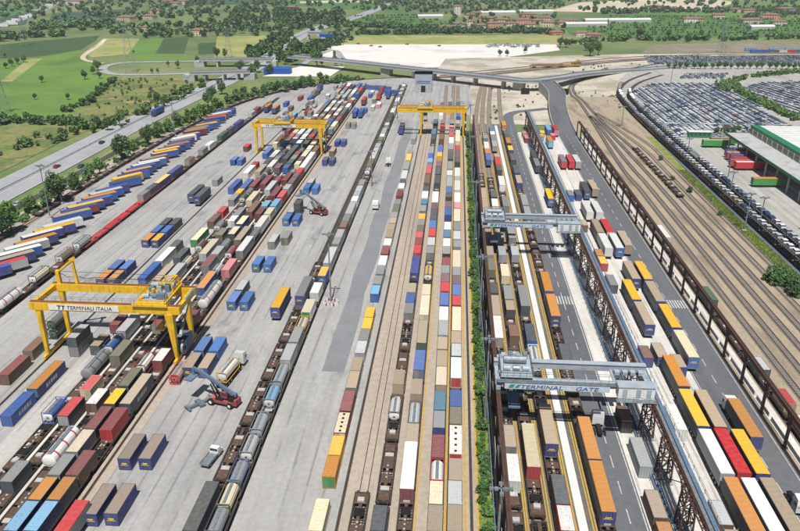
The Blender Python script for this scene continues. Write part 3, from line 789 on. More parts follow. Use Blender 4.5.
# ------------------------------------------------------------------ trailers standing on the aprons
ZT = 4.0
def near_thing(X, Y):
    for y0, y1, t in ((0,92,' near the pick-up'),(92,104,' near the red container'),(104,125,' by the pick-up'),(125,147,' by the stacker'),(147,160,' at the gantry leg'),
                      (160,190,' by the yellow trailer'),(190,215,' below the grey boxes'),(215,240,' above the blue pair'),(240,262,' at the dark stack'),(262,300,' past the dark stack'),(300,360,' at the far gantry leg'),(360,420,' past the far gantry'),(420,600,' toward the flyover')):
        if y0 <= Y < y1: return t
def trailers(lst, where, group):
    n = len(lst)
    for i, (X, Y, L, spec) in enumerate(lst):
        nbr = [cname(q[3].split('/')[0]) for q in lst if q is not lst[i] and abs(q[1]-Y) < 5 and abs(q[0]-X) < 5]
        extra = (' beside a %s one' % nbr[0]) if nbr else ' standing alone'
        if where == 'on the truck apron': extra = near_thing(X, Y)+(' beside a %s one' % nbr[0] if nbr else '')
        rc = cname(spec.split('/')[0]); sc = spec.split('/')[1] if '/' in spec else ''
        if where == 'on the truck apron' and nbr and nbr[0] == rc: extra = near_thing(X, Y)+' with its twin'
        if ' ' in rc or '-' in rc: sc = ''
        if L > 11: put_trailer(X, Y, 13.6, spec, '%s-roofed %s%ssemi-trailer %s%s' % (rc, cname(sc), ' ' if sc else '', where, extra), group)
        else: put_box(X, Y, 0.0, L, spec, '%s-topped %s%s%s %s%s' % (rc, cname(sc), ' ' if sc else '', 'swap body' if L in (7.15,7.82) else 'container', where, extra), 'boxes '+where, swap=L in (7.15,7.82))
TR_RIGHT = [(51.4,116,13.6,'white/lightgrey/lightgrey'),(54.5,116.4,13.6,'red/maroon/red'),(57.8,116.4,13.6,'yellow/slate/navy'),(51.5,101.6,13.6,'orange/slate/navy'),
 (54.6,101.6,13.6,'white/lightgrey/lightblue'),(57.9,101.9,13.6,'tan/slate/navy'),(51.5,130.4,13.6,'yellow/slate/navy'),(54.9,130.4,13.6,'tan/brown/brown'),
 (51.8,145,13.6,'orange/slate/navy'),(47.5,128.5,9.12,'white/white'),(47.5,100.5,6.06,'lightgrey/brown'),(47.8,93,7.15,'tan/brown'),(51.6,87.5,13.6,'orange/slate/navy'),(54.6,87.2,13.6,'yellow/navy'),
 (57.8,202.4,13.6,'yellow/slate/navy'),(57.6,187.6,13.6,'tan/grey/navy'),(51.3,188.3,13.6,'yellow/slate/navy'),(51.4,173.6,13.6,'tan/slate/navy'),
 (57.7,172.6,13.6,'yellow/slate/navy'),(57.7,157.8,13.6,'cream/grey/blue'),(47.7,155.3,6.06,'brown/navy'),(51.2,156.4,7.15,'tan/slate/navy'),(54.4,151.6,6.06,'tan/navy'),
 (47.6,197.4,7.82,'grey/slate'),(47.3,247.4,6.06,'tan/brown'),(51.0,241,13.6,'tan/olive/olive'),(54.3,241.2,13.6,'red/maroon/white'),(51.0,226.4,13.6,'white/lightgrey/white'),
 (54.6,226.6,13.6,'white/lightgrey/blue'),(57.9,229.3,13.6,'tan/brown/tan'),(47.8,219,6.06,'orange/brown'),(47.8,212.6,6.06,'yellow/red'),(54.4,202.4,13.6,'tan/grey/navy'),
 (47.6,283,7.15,'grey/blue'),(50.8,284,7.15,'slate/navy'),(54.2,288,13.6,'darkgrey/slate/navy'),(57.8,291,13.6,'tan/brown/tan'),(50.9,262,13.6,'white/lightgrey/white'),(54.4,262,13.6,'white/lightgrey/white'),
 (51.0,333,12.19,'grey/red'),(54.4,333,12.19,'red/red'),(57.4,333,12.19,'white/lightgrey'),(49.5,372,12.19,'orange/lightblue'),(51.8,408-9,12.19,'lightblue/blue'),(55.6,399,12.19,'red/pink'),
 (48.0,394,6.06,'yellow/tan'),(46.6,386,6.06,'yellow/tan'),(53,388,6.06,'pink/red')]
trailers(TR_RIGHT, 'on the white terminal apron', 'trailers on the terminal apron')
TR_MID = [(37.7,116.3,9.12,'lightgrey/silver'),(37.0,101.9,7.15,'tan/brown'),(37.0,94,7.15,'orange/brown'),(37.2,128.7,6.06,'brown/black'),
 (38.6,277,13.6,'yellow/blue/blue'),(38.4,325,13.6,'grey/slate/navy'),(38.4,340,12.19,'darkgrey/slate'),(38.5,382,9.12,'pink/maroon'),(38.3,392,6.06,'tan/orange')]
trailers(TR_MID, 'beside the blue crane trestles', 'trailers beside the crane trestles')
TR_L = [(-60.6,110.6,7.82,'umber/navy/navy'),(-56.7,110.9,7.82,'umber/navy/navy'),(-60.1,95.8,7.82,'umber/navy/navy'),(-56.6,96.2,7.82,'umber/navy/navy'),(-62.0,87,12.19,'red/grey'),
 (-46.3,176,13.6,'yellow/navy/navy'),(-59.8,224,7.82,'lightgrey/grey'),(-56.2,227.6,7.15,'grey/olive'),
 (-60,329,7.15,'slate/navy'),(-56.8,329,7.15,'slate/navy'),(-60,366,7.15,'blue/navy'),(-56.8,366,7.15,'navy/navy'),(-60.4,408,7.15,'olive/grey'),(-57.2,408,7.15,'olive/grey'),(-60.5,440,12.19,'blue/blue'),(-57.0,440,12.19,'blue/blue'),(-59.5,347,9.12,'tan/brown'),
 (-29.5,404,7.15,'slate/navy'),(-52,500,12.19,'maroon/red'),(-46,505,12.19,'navy/blue'),(-60,480,12.19,'red/maroon'),(-49,470,9.12,'white/pink')]
for x, y in ((-60,150.5),(-60,177.3),(-60,203.6),(-60,245.6),(-60,283.7)):
    for dx in (0,3.6): TR_L += [(x+dx,y+.8,7.15,'azure/blue/azure')]
    if y in (150.5,): TR_L += [(x,y-7.2,7.15,'tan/navy'),(x+3.6,y-7.2,7.15,'tan/navy')]
    if y in (177.3,283.7,245.6): TR_L += [(x,y+8.6,7.15,'lightgrey/slate')]
TR_LL = []
for X, Y in ((-103,194),(-99.6,194),(-102.5,226),(-99.2,226),(-103,322),(-99.8,322)):
    TR_LL.append((X,Y+4,7.15,'azure/navy/blue')); 
    if Y < 300: TR_LL.append((X,Y-4,7.15,('orange' if Y < 220 or X < -100 else 'yellow')+'/navy'))
    if Y == 226: TR_LL.append((X,Y+12,7.15,'darkgrey/slate'))
TR_LL += [(-104+9*math.sin(k*2.3)+k*1.3, 455+k*7.5, (7.15,12.19,9.12)[k % 3], ('maroon/brown','lightgrey/white','navy/blue','tan/grey','azure/blue','red/maroon','white/lightgrey','olive/grey')[k % 8]) for k in range(12)]
TR_L += [(-56+4*math.sin(k*1.7), 452+k*9, (7.15,9.12,12.19)[k % 3], ('azure/blue','white/lightgrey','maroon/red','slate/navy','tan/grey','lightblue/blue')[k % 6]) for k in range(11) if k not in (2,5)]
TR_LL += [(-100.6,138,9.12,'maroon/brown'),(-103.6,130.5,9.12,'maroon/red'),(-101.2,148,7.15,'brown/olive'),(-103,272,13.6,'slate/slate/navy'),(-99.5,269,13.6,'slate/slate/navy'),(-101,293,7.15,'silver/grey'),
 (-104,352,7.15,'red/maroon'),(-118,452,13.6,'orange/navy/navy'),(-112,448,13.6,'orange/navy/navy'),(-104,420,9.12,'maroon/brown'),(-100,415,7.15,'white/lightgrey'),(-97,432,9.12,'lightblue/blue'),(-103,436,7.15,'blue/navy'),(-88.5,440,9.12,'olive/grey')]
trailers(TR_L, 'on the truck apron', 'boxes on the truck apron')
trailers(TR_LL, 'outside the gantry legs', 'boxes outside the gantry legs')
RANK = 'blue/navy red/lightgrey tan/navy white/blue white/lightgrey orange/navy white/navy yellow/navy white/white yellow/blue tan/blue navy/maroon yellow/navy blue/navy orange/blue lightgrey/blue navy/navy tan/navy slate/blue yellow/yellow navy/blue orange/navy blue/navy white/blue white/blue tan/maroon lightgrey/brown yellow/blue yellow/navy navy/navy orange/blue blue/navy'.split()
for k in range(48):
    Yk = 188+k*5.3+random.uniform(-.5,.5)
    if k in (9,17,26,35,41): continue
    c = RANK[k] if k < len(RANK) else random.choice(RANK)
    rc, sc = c.split('/')
    nb = cname(RANK[k+1].split('/')[0]) if k+1 < len(RANK) else None
    put_trailer(-137.6+random.uniform(-1.1,1.1)-(Yk-195)*.012, Yk, 13.6, c+'/'+sc, '%s-roofed %s semi-trailer in the slanted rank%s' % (cname(rc), cname(sc), ' beside a %s one' % nb if nb else ' near the curve'),
                'trailers parked slanted along the fence', R(-37.4+random.uniform(-3,3)), logo=False)
# the train with red flat wagons
lay_row(-122.6, 'white/brown/lightgrey:325:306:k white/red:303:287:K cream:276:265:k olive/red:256:243:k silver/slate:243:234:k grey:195:190 slate:190:184 yellow/navy:183:174 navy:173:165 brown/tan:160:156 grey:150:146 white:145:141 darkgreen:136:130 slate:129:125 navy:124:118 lightgrey:113:110 maroon:109:106', 'on the red-wagon train')
lay_wagons(-122.6, 175, 212, 'near the red wagons', 18.0)
lay_wagons(-122.6, 214, 290, 'in the fence-side train', 18.0, ('flat',), 'red')
lay_wagons(-122.6, 296, 480, 'in the red-wagon train', 18.0)
# rusty empty flats on the far-left curve
S = arclen(far_left); d = 110
while d < 560:
    p, a = at_len(far_left, S, d)
    if random.random() > .06:
        put_flat(p.x, p.y, 16.0, 'rusty empty flat wagon on the curved track along the fence', 'empty wagons along the fence', 'flat', a)
    d += 16.6
# wagons on the sidings and beneath the brown runway
for i in range(5): put_flat(92.7-i*.15, 295+i*16.6, 16.0, 'dark empty flat wagon standing alone on the open sidings', 'short rake on the sidings', 'pocket')
lay_row(72.7, 'white/maroon:436:414 red/tan:404:396 lightgrey/slate:370:357 darkgreen:300:284', 'on the column-side train', z=.7, fill_to=395, gap_share=.6, palette=['brown','maroon','grey','tan','slate','white','darkgreen','rust'])
lay_wagons(72.7, 95, 395, 'of the train under the brown runway', 18.0)

# ------------------------------------------------------------------ yellow rail-mounted gantry cranes
def text_mesh(body, size, ext, mat, shear=0):
    c = bpy.data.curves.new('lettering', 'FONT'); c.body = body; c.size = size; c.extrude = ext; c.align_x = 'LEFT'; c.shear = shear
    c.resolution_u = 2
    o = bpy.data.objects.new('lettering', c); col.objects.link(o)
    dg = bpy.context.evaluated_depsgraph_get()
    me = bpy.data.meshes.new_from_object(o.evaluated_get(dg))
    bpy.data.objects.remove(o)
    me.materials.clear(); me.materials.append(M[mat])
    return me
def railing(mb, p, q, h=1.1, step=2.0, w=.06, m=0):
    p, q = Vector(p), Vector(q); n = max(1, int((q-p).length/step))
    for zz in (h, h*.55): mb.bar(p+Vector((0,0,zz)), q+Vector((0,0,zz)), w, w, m)
    for i in range(n+1):
        c = p+(q-p)*(i/n); mb.bar(c, c+Vector((0,0,h)), w, w, m)
def leg(name, r, x, y, x2, w0, w1, zt, mat='yellowp'):
    """tapered leg from the bogie up to the girder"""
    m = MB().bar((x,y,1.1),(x2,y,zt),w0,w0*1.0,0,w1,w1)
    link(name, m.mesh('leg',mat), r)
    b = MB().box(x-.35,y-1.9,.42,x+.35,y+1.9,1.15,0)
    for k in (-1.3,-.45,.45,1.3): b.cyl((x-.12,y+k,.38),(x+.12,y+k,.38),.36,10,1)
    link('wheel_bogie', b.mesh('wheel_bogie',mat,'dark'), r)
def gantry(y, label, xl=-97.2, xr=-64.8, cl=1.7, cr=2.4, zg=13.2, sep=10.6, trolley=.86, sign=True, mast=True):
    r = thing('gantry_crane', label, 'crane', ((xl+xr)/2, y, 0), 0, 'yellow rail gantry cranes')
    hx = (xr-xl)/2
    for yy, nm in ((0,'girder'),(sep,'girder')):
        m = MB().box(-hx-cl, yy-.75, zg, hx+cr, yy+.75, zg+1.9, 0)
        for k in range(int((2*hx+cl+cr)/3.2)):
            m.box(-hx-cl+1+k*3.2, yy-.79, zg+.05, -hx-cl+1.12+k*3.2, yy-.751, zg+1.85, 0)
        link(nm, m.mesh('girder','yellowp'), r)
        wk = MB().box(-hx-cl+.05, yy-.42, zg+1.905, hx+cr-.05, yy+.62, zg+2.0)
        wk.box(-hx-cl+.05, yy-.08, zg+2.0, hx+cr-.05, yy+.08, zg+2.14)
        w = link('walkway', wk.mesh('walkway','roofrust'), r)
        rl = MB(); railing(rl, (-hx-cl,yy+.6,zg+2), (hx+cr,yy+.6,zg+2))
        link('railing', rl.mesh('railing','galv'), w)
    for x in (-hx-cl+.5, hx+cr-.6):
        link('end_tie', MB().box(x-.5,.76,zg+.4,x+.5,sep-.76,zg+1.7).mesh('end_tie','yellowp'), r)
    for yy in (0, sep):
        leg('leg', r, -hx, yy, -hx+.15, .75, 1.25, zg-.02)
        leg('leg', r, hx, yy, hx-.4, .7, 1.9, zg-.02)
    for x in (-hx, hx):
        link('sill_beam', MB().box(x-.3,2.0,.5,x+.3,sep-2.0,1.05).mesh('sill_beam','yellowp'), r)
    if sign:
        bd = link('sign_board', MB().box(-hx+3.2,-.9,zg+.3,-hx+20.2,-.81,zg+1.75).mesh('sign_board','whitep'), r)
        t = link('lettering', text_mesh('TERMINALI ITALIA', 1.35, .02, 'dark', .12), bd, (-hx+7.6,-.93,zg+.55)); t.rotation_euler = (R(90),0,0)
        lg = MB()
        for k in (0,1.0):
            lg.box(-hx+5.3+k,-.94,zg+1.3,-hx+6.2+k,-.91,zg+1.52); lg.add([(-hx+5.5+k,-.94,zg+.45),(-hx+5.75+k,-.94,zg+.45),(-hx+6.0+k,-.94,zg+1.3),(-hx+5.75+k,-.94,zg+1.3)],[(0,1,2,3)])
        link('logo', lg.mesh('logo','dark'), bd)
    # trolley with hoist machinery
    tx = -hx+2*hx*trolley
    tr = link('trolley', MB().box(tx-3.6,-.9,zg+2.2,tx+3.6,sep+.9,zg+2.6).box(tx-4.2,-1.3,zg+2.1,tx+4.2,-.95,zg+2.7).mesh('trolley','yellowp'), r)
    rl = MB()
    for a, b in (((-3.6,-.9),(3.6,-.9)),((3.6,-.9),(3.6,sep+.9)),((-3.6,-.9),(-3.6,sep+.9)),((-3.6,sep+.9),(3.6,sep+.9))):
        railing(rl, (tx+a[0],a[1],zg+2.6), (tx+b[0],b[1],zg+2.6), 1.2, 1.2)
    link('railing', rl.mesh('railing','yellowp'), tr)
    hm = MB()
    for k in range(3):
        hm.cyl((tx-2.6+k*2.1,sep*.22,zg+3.3),(tx-1.2+k*2.1,sep*.22,zg+3.3),.62,12,k % 2)
        hm.box(tx-2.6+k*2,sep*.5,zg+2.62,tx-1.5+k*2,sep*.66,zg+3.9+.3*k,(k+1) % 2)
    hm.cyl((tx-2.8,sep*.78,zg+3.4),(tx+2.8,sep*.78,zg+3.4),.75,14,0)
    hm.box(tx+.9,1.2,zg+2.62,tx+2.9,2.6,zg+4.2,1)
    hm.box(tx-3.0,1.0,zg+2.605,tx+3.0,sep*.9,zg+2.72,0).box(tx-3.0,sep*.78-.2,zg+2.7,tx+3.0,sep*.78+.2,zg+3.0,0).box(tx-2.8,sep*.22-.2,zg+2.7,tx+3,sep*.22+.2,zg+3.0,0)
    link('hoist', hm.mesh('hoist','bluegrey','bluesteel'), tr)
    af = MB()
    for yy in (sep*.55, sep*.95):
        af.bar((tx-.6,yy,zg+2.6),(tx-.2,yy,zg+4.9),.26); af.bar((tx+3.2,yy,zg+2.6),(tx+2.9,yy,zg+5.2),.26); af.bar((tx-.3,yy,zg+4.9),(tx+3.0,yy,zg+5.2),.28)
    af.bar((tx+2.9,sep*.55,zg+5.2),(tx+2.9,sep*.95,zg+5.2),.26); af.bar((tx-.2,sep*.55,zg+4.9),(tx+2.9,sep*.95,zg+5.2),.16)
    for k in range(5):
        yk = 1.0+k*sep*.16; af.box(tx-3.3+k*.9,yk,zg+2.6,tx-2.6+k*.9,yk+.7,zg+3.3+.35*(k % 3)); af.bar((tx-2.8+k*1.1,yk+.3,zg+2.7),(tx-1.9+k*1.1,yk+1.4,zg+4.2),.18)
    af.box(tx-3.2,sep*.55-.15,zg+2.58,tx+3.3,sep*.55+.15,zg+2.75); af.box(tx-3.3,.9,zg+2.57,tx+3.3,sep*.97,zg+2.63)
    link('hoist_frame', af.mesh('hoist_frame','yellowp'), tr)
    cb = MB().box(tx-1.2,sep*.35,zg-2.7,tx+1.0,sep*.35+2,zg-.4,0); cb.box(tx-1.1,sep*.35-.03,zg-2.2,tx+.9,sep*.35,zg-1.0,1)
    for x in (tx-1.1,tx+.9): cb.bar((x,sep*.5,zg-.4),(x,sep*.5,zg+2.2),.18,.18,0)
    link('operator_cab', cb.mesh('operator_cab','whitep','glass'), tr)
    # spreader hanging over the right-hand lane
    sp = MB().box(tx-1.1,sep*.5-3,7.1,tx+1.1,sep*.5+3,7.5,0)
    for x in (-1,1):
        for yy in (-2.6,2.6):
            sp.bar((tx+x,sep*.5+yy,7.5),(tx+x*.8,sep*.5+yy*.6,zg+2.2),.07,.07,1)
    link('spreader', sp.mesh('spreader','yellowp','dark'), tr)
    if mast:
        mm = MB()
        mm.bar((-hx+.1,sep,zg+1.9),(-hx+.1,sep,zg+5.4),.9); mm.bar((-hx+.1,sep,zg+5.0),(-hx+4.2,sep+.3,zg+8.2),.45); mm.bar((-hx+4.2,sep+.3,zg+8.3),(-hx+4.6,sep,zg+1.9),.5,.5,0,.7,.7)
        mm.bar((-hx+3.7,sep+.3,zg+8.0),(-hx+4.9,sep+.3,zg+8.6),.8)
        link('cable_mast', mm.mesh('cable_mast','yellowp'), r)
        cbm = MB(); rl = MB()
        P = [(-hx+.2,zg+4.6),(-hx+2,zg+3.4),(-hx+4.5,zg+3.7),(-hx+7,zg+3.1),(-hx+9,zg+3.5),(tx-3,zg+3.3)]
        for a, b in zip(P, P[1:]): cbm.bar((a[0],sep+.5,a[1]),(b[0],sep+.5,b[1]),.09)
        cbm.bar((-hx,sep+.5,zg+4.9),(tx+2,sep+.5,zg+4.6),.07)
        link('festoon_cable', cbm.mesh('festoon_cable','dark'), r)
    # stairs, electrics house and cable reel at the right legs
    st = MB()
    st.bar((hx+.9,sep-.5,1.5),(hx+1.1,1.0,7.2),.8,.15); st.bar((hx+1.2,1.0,7.2),(hx+1.0,sep-.8,zg+.6),.8,.15)
    railing(st, (hx+1.5,sep-.5,1.5), (hx+1.6,1.0,7.2)); railing(st, (hx+1.6,1.0,7.2), (hx+1.5,sep-.8,zg+.6))
    st.box(hx+.5,-.2,7.05,hx+1.7,1.2,7.15)
    st.bar((hx-1.6,-.6,zg-3.2),(hx+3.6,sep*.6,zg+3.6),.7,.35)
    link('stairs', st.mesh('stairs','galv'), r)
    eh = MB().box(hx-1.3,2.6,1.1,hx+1.2,sep-2.4,4.3,0); eh.box(hx-1.36,3.2,1.3,hx-1.301,4.4,3.6,1); eh.box(hx-.9,3.4,4.3,hx+.8,5.4,5.0,1)
    link('electrics_house', eh.mesh('electrics_house','bluesteel','dark'), r)
    cr_ = MB().cyl((hx+1.0,1.6,3.2),(hx+1.5,1.6,3.2),1.6,18,0); cr_.cyl((hx+.9,1.6,3.2),(hx+1.6,1.6,3.2),.5,10,1)
    link('cable_reel', cr_.mesh('cable_reel','galv','dark'), r)
    return r
gantry(146.3, 'yellow gantry crane with cable mast, spanning the trains next to the tank containers')
gantry(345.5, 'pale yellow gantry crane straddling the long train yard, beyond the first reach stacker', trolley=.42, mast=False)
gantry(390, 'yellow gantry crane with long cantilever spanning the close train pair near the flyover', -18.0, 5.1, 13.0, 1.6, 13.0, 9, .1, False, False)

# ------------------------------------------------------------------ overhead cranes and their runways
XL, XR, ZR = 10.4, 40.5, 10.2
def runway_brown():
    y = 84; k = 0
    r = thing('crane_runway', 'long brown crane runway on columns beside the hedge', 'crane runway', (XL,84,0))
    b = MB().box(-.28,0,ZR-1.2,.28,316,ZR-.25).box(-.42,0,ZR-.25,.42,316,ZR-.12)
    link('runway_beam', b.mesh('runway_beam','brownsteel'), r)
    link('crane_rail', MB().box(-.06,0,ZR-.12,.06,316,ZR+.02).mesh('crane_rail','rail'), r)
    cm = MB().box(-.3,-.25,0,.3,.25,ZR-1.2).box(-.5,-.4,0,.5,.4,.5).bar((0,.2,6.2),(0,2.2,ZR-1.25),.2).bar((0,-.2,6.2),(0,-2.2,ZR-1.25),.2).mesh('column','brownsteel')
    pm = MB().box(-.95,-2.4,2.2,-.85,2.4,6.0).mesh('cladding_panel','bluegrey')
    shade_box = MB().box(-1.15,-6,.02,-.75,6,2.1).mesh('cable_or_shade_trough','dark')  # dark boxes standing in for the black shade beside the runway columns
    lo = MB().box(-1.55,-6.0,.02,-1.35,6,1.3).mesh('guard_wall','bluesteel')
    n = int(316/12)
    for i in range(n+1):
        link('column', cm, r, (0,i*12,0))
        if i < n:
            link('cable_or_shade_trough', shade_box, r, (0,i*12+6,0)); link('guard_wall', lo, r, (0,i*12+6,0))
            if i % 2 == 0: link('cladding_panel', pm, r, (0,i*12+4,0))
            br = cached('rb_brace', lambda: MB().bar((0,.3,.6),(0,11.7,ZR-1.5),.16).bar((0,11.7,.6),(0,.3,ZR-1.5),.16).mesh('brace','brownsteel'))
            link('brace', br, r, (0,i*12,0))
runway_brown()
def runway_trestle():
    r = thing('trestle_runway', 'blue and brown crane runway on braced steel trestles over the white apron', 'crane runway', (XR,84,0))
    LY = 330
    b = MB().box(-.3,0,ZR-1.1,.1,LY,ZR-.2).box(-1.05,0,ZR-.5,-.9,LY,ZR-.25)
    for i in range(int(LY/1.6)):
        b.bar((-.98,i*1.6,ZR-.34),(-.28,i*1.6+.8,ZR-.34),.1); b.bar((-.28,i*1.6+.8,ZR-.34),(-.98,i*1.6+1.6,ZR-.34),.1); b.bar((-.98,i*1.6,ZR-.34),(-.28,i*1.6,ZR-1.0),.09)
    link('runway_beam', b.mesh('runway_beam','brownsteel'), r)
    link('crane_rail', MB().box(-.18,0,ZR-.2,-.06,LY,ZR+.0).mesh('crane_rail','rail'), r)
    b = MB().box(.8,0,ZR-1.2,1.5,LY,ZR-.1)
    for i in range(int(LY/2.4)): b.box(.76,i*2.4,ZR-1.2,1.54,i*2.4+.12,ZR-.06)
    link('service_beam', b.mesh('service_beam','bluesteel'), r)
    w = MB().box(.16,0,ZR-.42,.74,LY,ZR-.36)
    rl = MB(); railing(rl, (1.7,0,ZR-.1), (1.7,LY,ZR-.1), 1.0, 3.0, .06)
    link('walkway', w.mesh('walkway','galv'), r); link('railing', rl.mesh('railing','bluesteel'), r)
    tm = MB()
    yv = 1.3
    for sx in (-1,1):
        for sy in (-1,1): tm.bar((.4+sx*1.2,sy*yv,0),(.4+sx*.85,sy*yv*.9,ZR-1.1),.26)
    for z0, z1 in ((.4,3.2),(3.2,6.0),(6.0,8.3)):
        for sy in (-1,1):
            tm.bar((-.75,sy*yv,z0),(1.5,sy*yv,z1),.13); tm.bar((1.5,sy*yv,z0),(-.75,sy*yv,z1),.13); tm.bar((-.7,sy*yv,z1),(1.45,sy*yv,z1),.15)
        for sx in (-.7,1.5):
            tm.bar((sx,-yv,z0),(sx,yv,z1),.13); tm.bar((sx,yv,z0),(sx,-yv,z1),.13); tm.bar((sx,-yv,z1),(sx,yv,z1),.15)
    tme = tm.mesh('trestle','brownsteel')
    sp = MB().bar((.4,1.4,ZR-3.6),(.4,5.0,ZR-1.15),.18).bar((.4,-1.4,ZR-3.6),(.4,-5.0,ZR-1.15),.18).mesh('knee_brace','brownsteel')
    ft = MB().box(-1.2,-1.8,-.05,2.0,1.8,.3).mesh('footing','conc_wall')
    lb = MB().bar((1.3,1.2,1.0),(1.3,12.2,ZR-1.6),.14).bar((1.3,12.2,1.0),(1.3,1.2,ZR-1.6),.14).mesh('long_brace','brownsteel')
    for i in range(25):
        if i % 2: link('long_brace', lb, r, (0,i*13.4+1,0))
        t = link('trestle', tme, r, (0,i*13.4+1,0)); link('footing', ft, t, (0,0,0)); link('knee_brace', sp, t)
    # blue cable trough and pipe on the ground beside the trestles
    t = thing('cable_or_shade_trough', 'long blue cable trough lying along the trestle feet', 'cable trough', (39.2,84,0))
    m = MB().box(-.45,0,-.04,-.3,310,.7).box(.3,0,-.04,.45,310,.7).box(-.3,0,-.04,.3,310,.12)
    link('trough', m.mesh('trough','bluesteel'), t)
    m = MB()
    for i in range(103): m.box(-.75,i*3,.0,-.66,i*3+.1,1.0)
    m.box(-.73,0,.95,-.68,310,1.02).box(-.73,0,.5,-.68,310,.56)
    link('guard_rail', m.mesh('guard_rail','bluesteel'), t)
runway_trestle()
def runway_right():
    r = thing('crane_runway', 'rust-brown crane runway on slim columns between road and sidings', 'crane runway', (67.6,84,0))
    link('runway_beam', MB().box(-.28,0,7.4,.28,312,8.3).box(-.42,0,8.3,.42,312,8.42).mesh('runway_beam','brownsteel'), r)
    link('crane_rail', MB().box(-.06,0,8.42,.06,312,8.56).mesh('crane_rail','rail'), r)
    cm = MB().bar((0,0,0),(0,0,7.3),.55,.45).box(-.5,-.5,0,.5,.5,.35).bar((0,.2,5.4),(0,1.8,7.3),.2).bar((0,-.2,5.4),(0,-1.8,7.3),.2).mesh('column','brownsteel')
    for i in range(27):
        link('column', cm, r, (0,i*12+3.2,0))
        if i == 10: link('column', cm, r, (0,i*12+5.0,0))
    pn = MB().box(.95,-3.4,.0,1.1,3.4,1.0).mesh('kerb_barrier','conc_wall')
    for i in range(38): link('kerb_barrier', pn, r, (0,i*8.2+4,0))
runway_right()
def overhead(y, label):
    r = thing('overhead_crane', label, 'crane', (0,y,0), 0, 'blue-grey overhead cranes')
    Z = ZR+.55
    # end carriages
    for x in (XL, XR-.12):
        m = MB().box(x-.45,-1.6,ZR+.15,x+.45,9.4,ZR+1.0,0)
        for yy in (-1.0,.6,7.2,8.8): m.cyl((x-.1,yy,ZR+.32),(x+.1,yy,ZR+.32),.3,10,1)
        link('end_carriage', m.mesh('end_carriage','bluegrey','dark'), r)
    # front girder with sign and house, rear girder
    g1 = link('front_girder', MB().box(XL-.6,-.5,Z+.2,XR+.5,.5,Z+1.5).mesh('front_girder','bluegrey'), r)
    g2 = link('rear_girder', MB().box(XL-.6,6.2,Z+.2,XR+.5,7.2,Z+1.7).box(XL-.6,6.0,Z+1.7,XR+.5,7.4,Z+1.8).mesh('rear_girder','bluegrey'), r)
    wk = MB().box(XL-.3,-1.75,Z+1.5,33.4,-.72,Z+1.6); railing(wk,(XL-.3,-1.7,Z+1.6),(33.4,-1.7,Z+1.6),1.1,1.5)
    railing(wk,(XL-.3,.5,Z+1.8),(XR,.5,Z+1.8),1.0,2.0)
    link('walkway', wk.mesh('walkway','galv'), g1)
    bd = link('sign_board', MB().box(11.6,-1.86,Z+.15,32.2,-1.78,Z+1.35).mesh('sign_board','signpale'), g1)
    t = link('lettering', text_mesh('TERMINAL', 1.2, .02, 'signblue', .2), bd, (14.6,-1.89,Z+.32)); t.rotation_euler = (R(90),0,0); t.scale = (1.5,1,1)
    t = link('lettering', text_mesh('GATE', 1.2, .02, 'signblue', .2), bd, (25.4,-1.89,Z+.32)); t.rotation_euler = (R(90),0,0); t.scale = (1.5,1,1)
    lg = MB().add([(12.3,-1.89,Z+.4),(13.2,-1.89,Z+.4),(13.7,-1.89,Z+1.2),(12.8,-1.89,Z+1.2)],[(0,1,2,3)]).add([(13.6,-1.89,Z+.4),(14.3,-1.89,Z+.4),(14.8,-1.89,Z+1.2),(14.1,-1.89,Z+1.2)],[(0,1,2,3)])
    link('logo', lg.mesh('logo','signteal'), bd)
    hs = link('electrics_house', MB().box(33.6,-3.0,Z-.3,40.6,-.75,Z+2.2,0).box(33.45,-3.15,Z+2.2,40.75,-.6,Z+2.35,1).mesh('electrics_house','whitep','bluegrey'), r)
    for x in (34.4,37.0,39.0): link('door', MB().box(x,-3.04,Z-.1,x+.9,-3.002,Z+1.8).mesh('door','bluegrey'), hs)
    fl = MB().box(33.2,-4.2,Z-.5,41.0,-3.05,Z-.38); railing(fl,(33.2,-4.15,Z-.38),(41.0,-4.15,Z-.38),1.1,1.3)
    link('gallery', fl.mesh('gallery','galv'), hs)
    # cross platform with hatches at the right end
    cp = MB().box(33.6,.65,Z+.3,34.0,6.55,Z+.6).box(40.6,.65,Z+.3,41.0,6.55,Z+.6)
    for k in range(4): cp.box(34.4+k*1.6,4.6,Z+.3,35.4+k*1.6,5.8,Z+1.0)
    link('cross_tie', cp.mesh('cross_tie','bluegrey'), r)
    # trolley
    tr = link('trolley', MB().box(10.8,-.9,Z+2.15,17.2,8.1,Z+2.3).mesh('trolley','bluegrey'), r)
    hm = MB()
    for k in range(3): hm.cyl((11.4+k*1.9,1.2,Z+3.15),(12.7+k*1.9,1.2,Z+3.15),.6,12,k % 2)
    hm.cyl((11.6,4.2,Z+3.4),(16.2,4.2,Z+3.4),.8,16,1)
    for k in range(4): hm.box(11.2+k*1.5,5.6,Z+2.45,12.1+k*1.5,7.2,Z+3.3+.4*(k % 2),k % 2)
    hm.box(11.0,.4,Z+2.455,16.9,7.3,Z+2.56,0).box(11.4,.9,Z+2.5,16.6,1.5,Z+2.8,0).box(11.6,3.9,Z+2.5,16.2,4.5,Z+2.9,0)
    link('hoist', hm.mesh('hoist','bluegrey','galv'), tr)
    rl = MB()
    for a, b in (((10.8,-.9),(17.2,-.9)),((17.2,-.9),(17.2,8.1)),((10.8,-.9),(10.8,8.1)),((10.8,8.1),(17.2,8.1))): railing(rl,(*a,Z+2.45),(*b,Z+2.45),1.2,1.1,.07)
    link('railing', rl.mesh('railing','galv'), tr)
    cb = MB().box(16.0,2.4,Z-3.3,18.2,4.6,Z-.9,0).box(16.1,2.36,Z-2.9,18.1,2.399,Z-1.6,1)
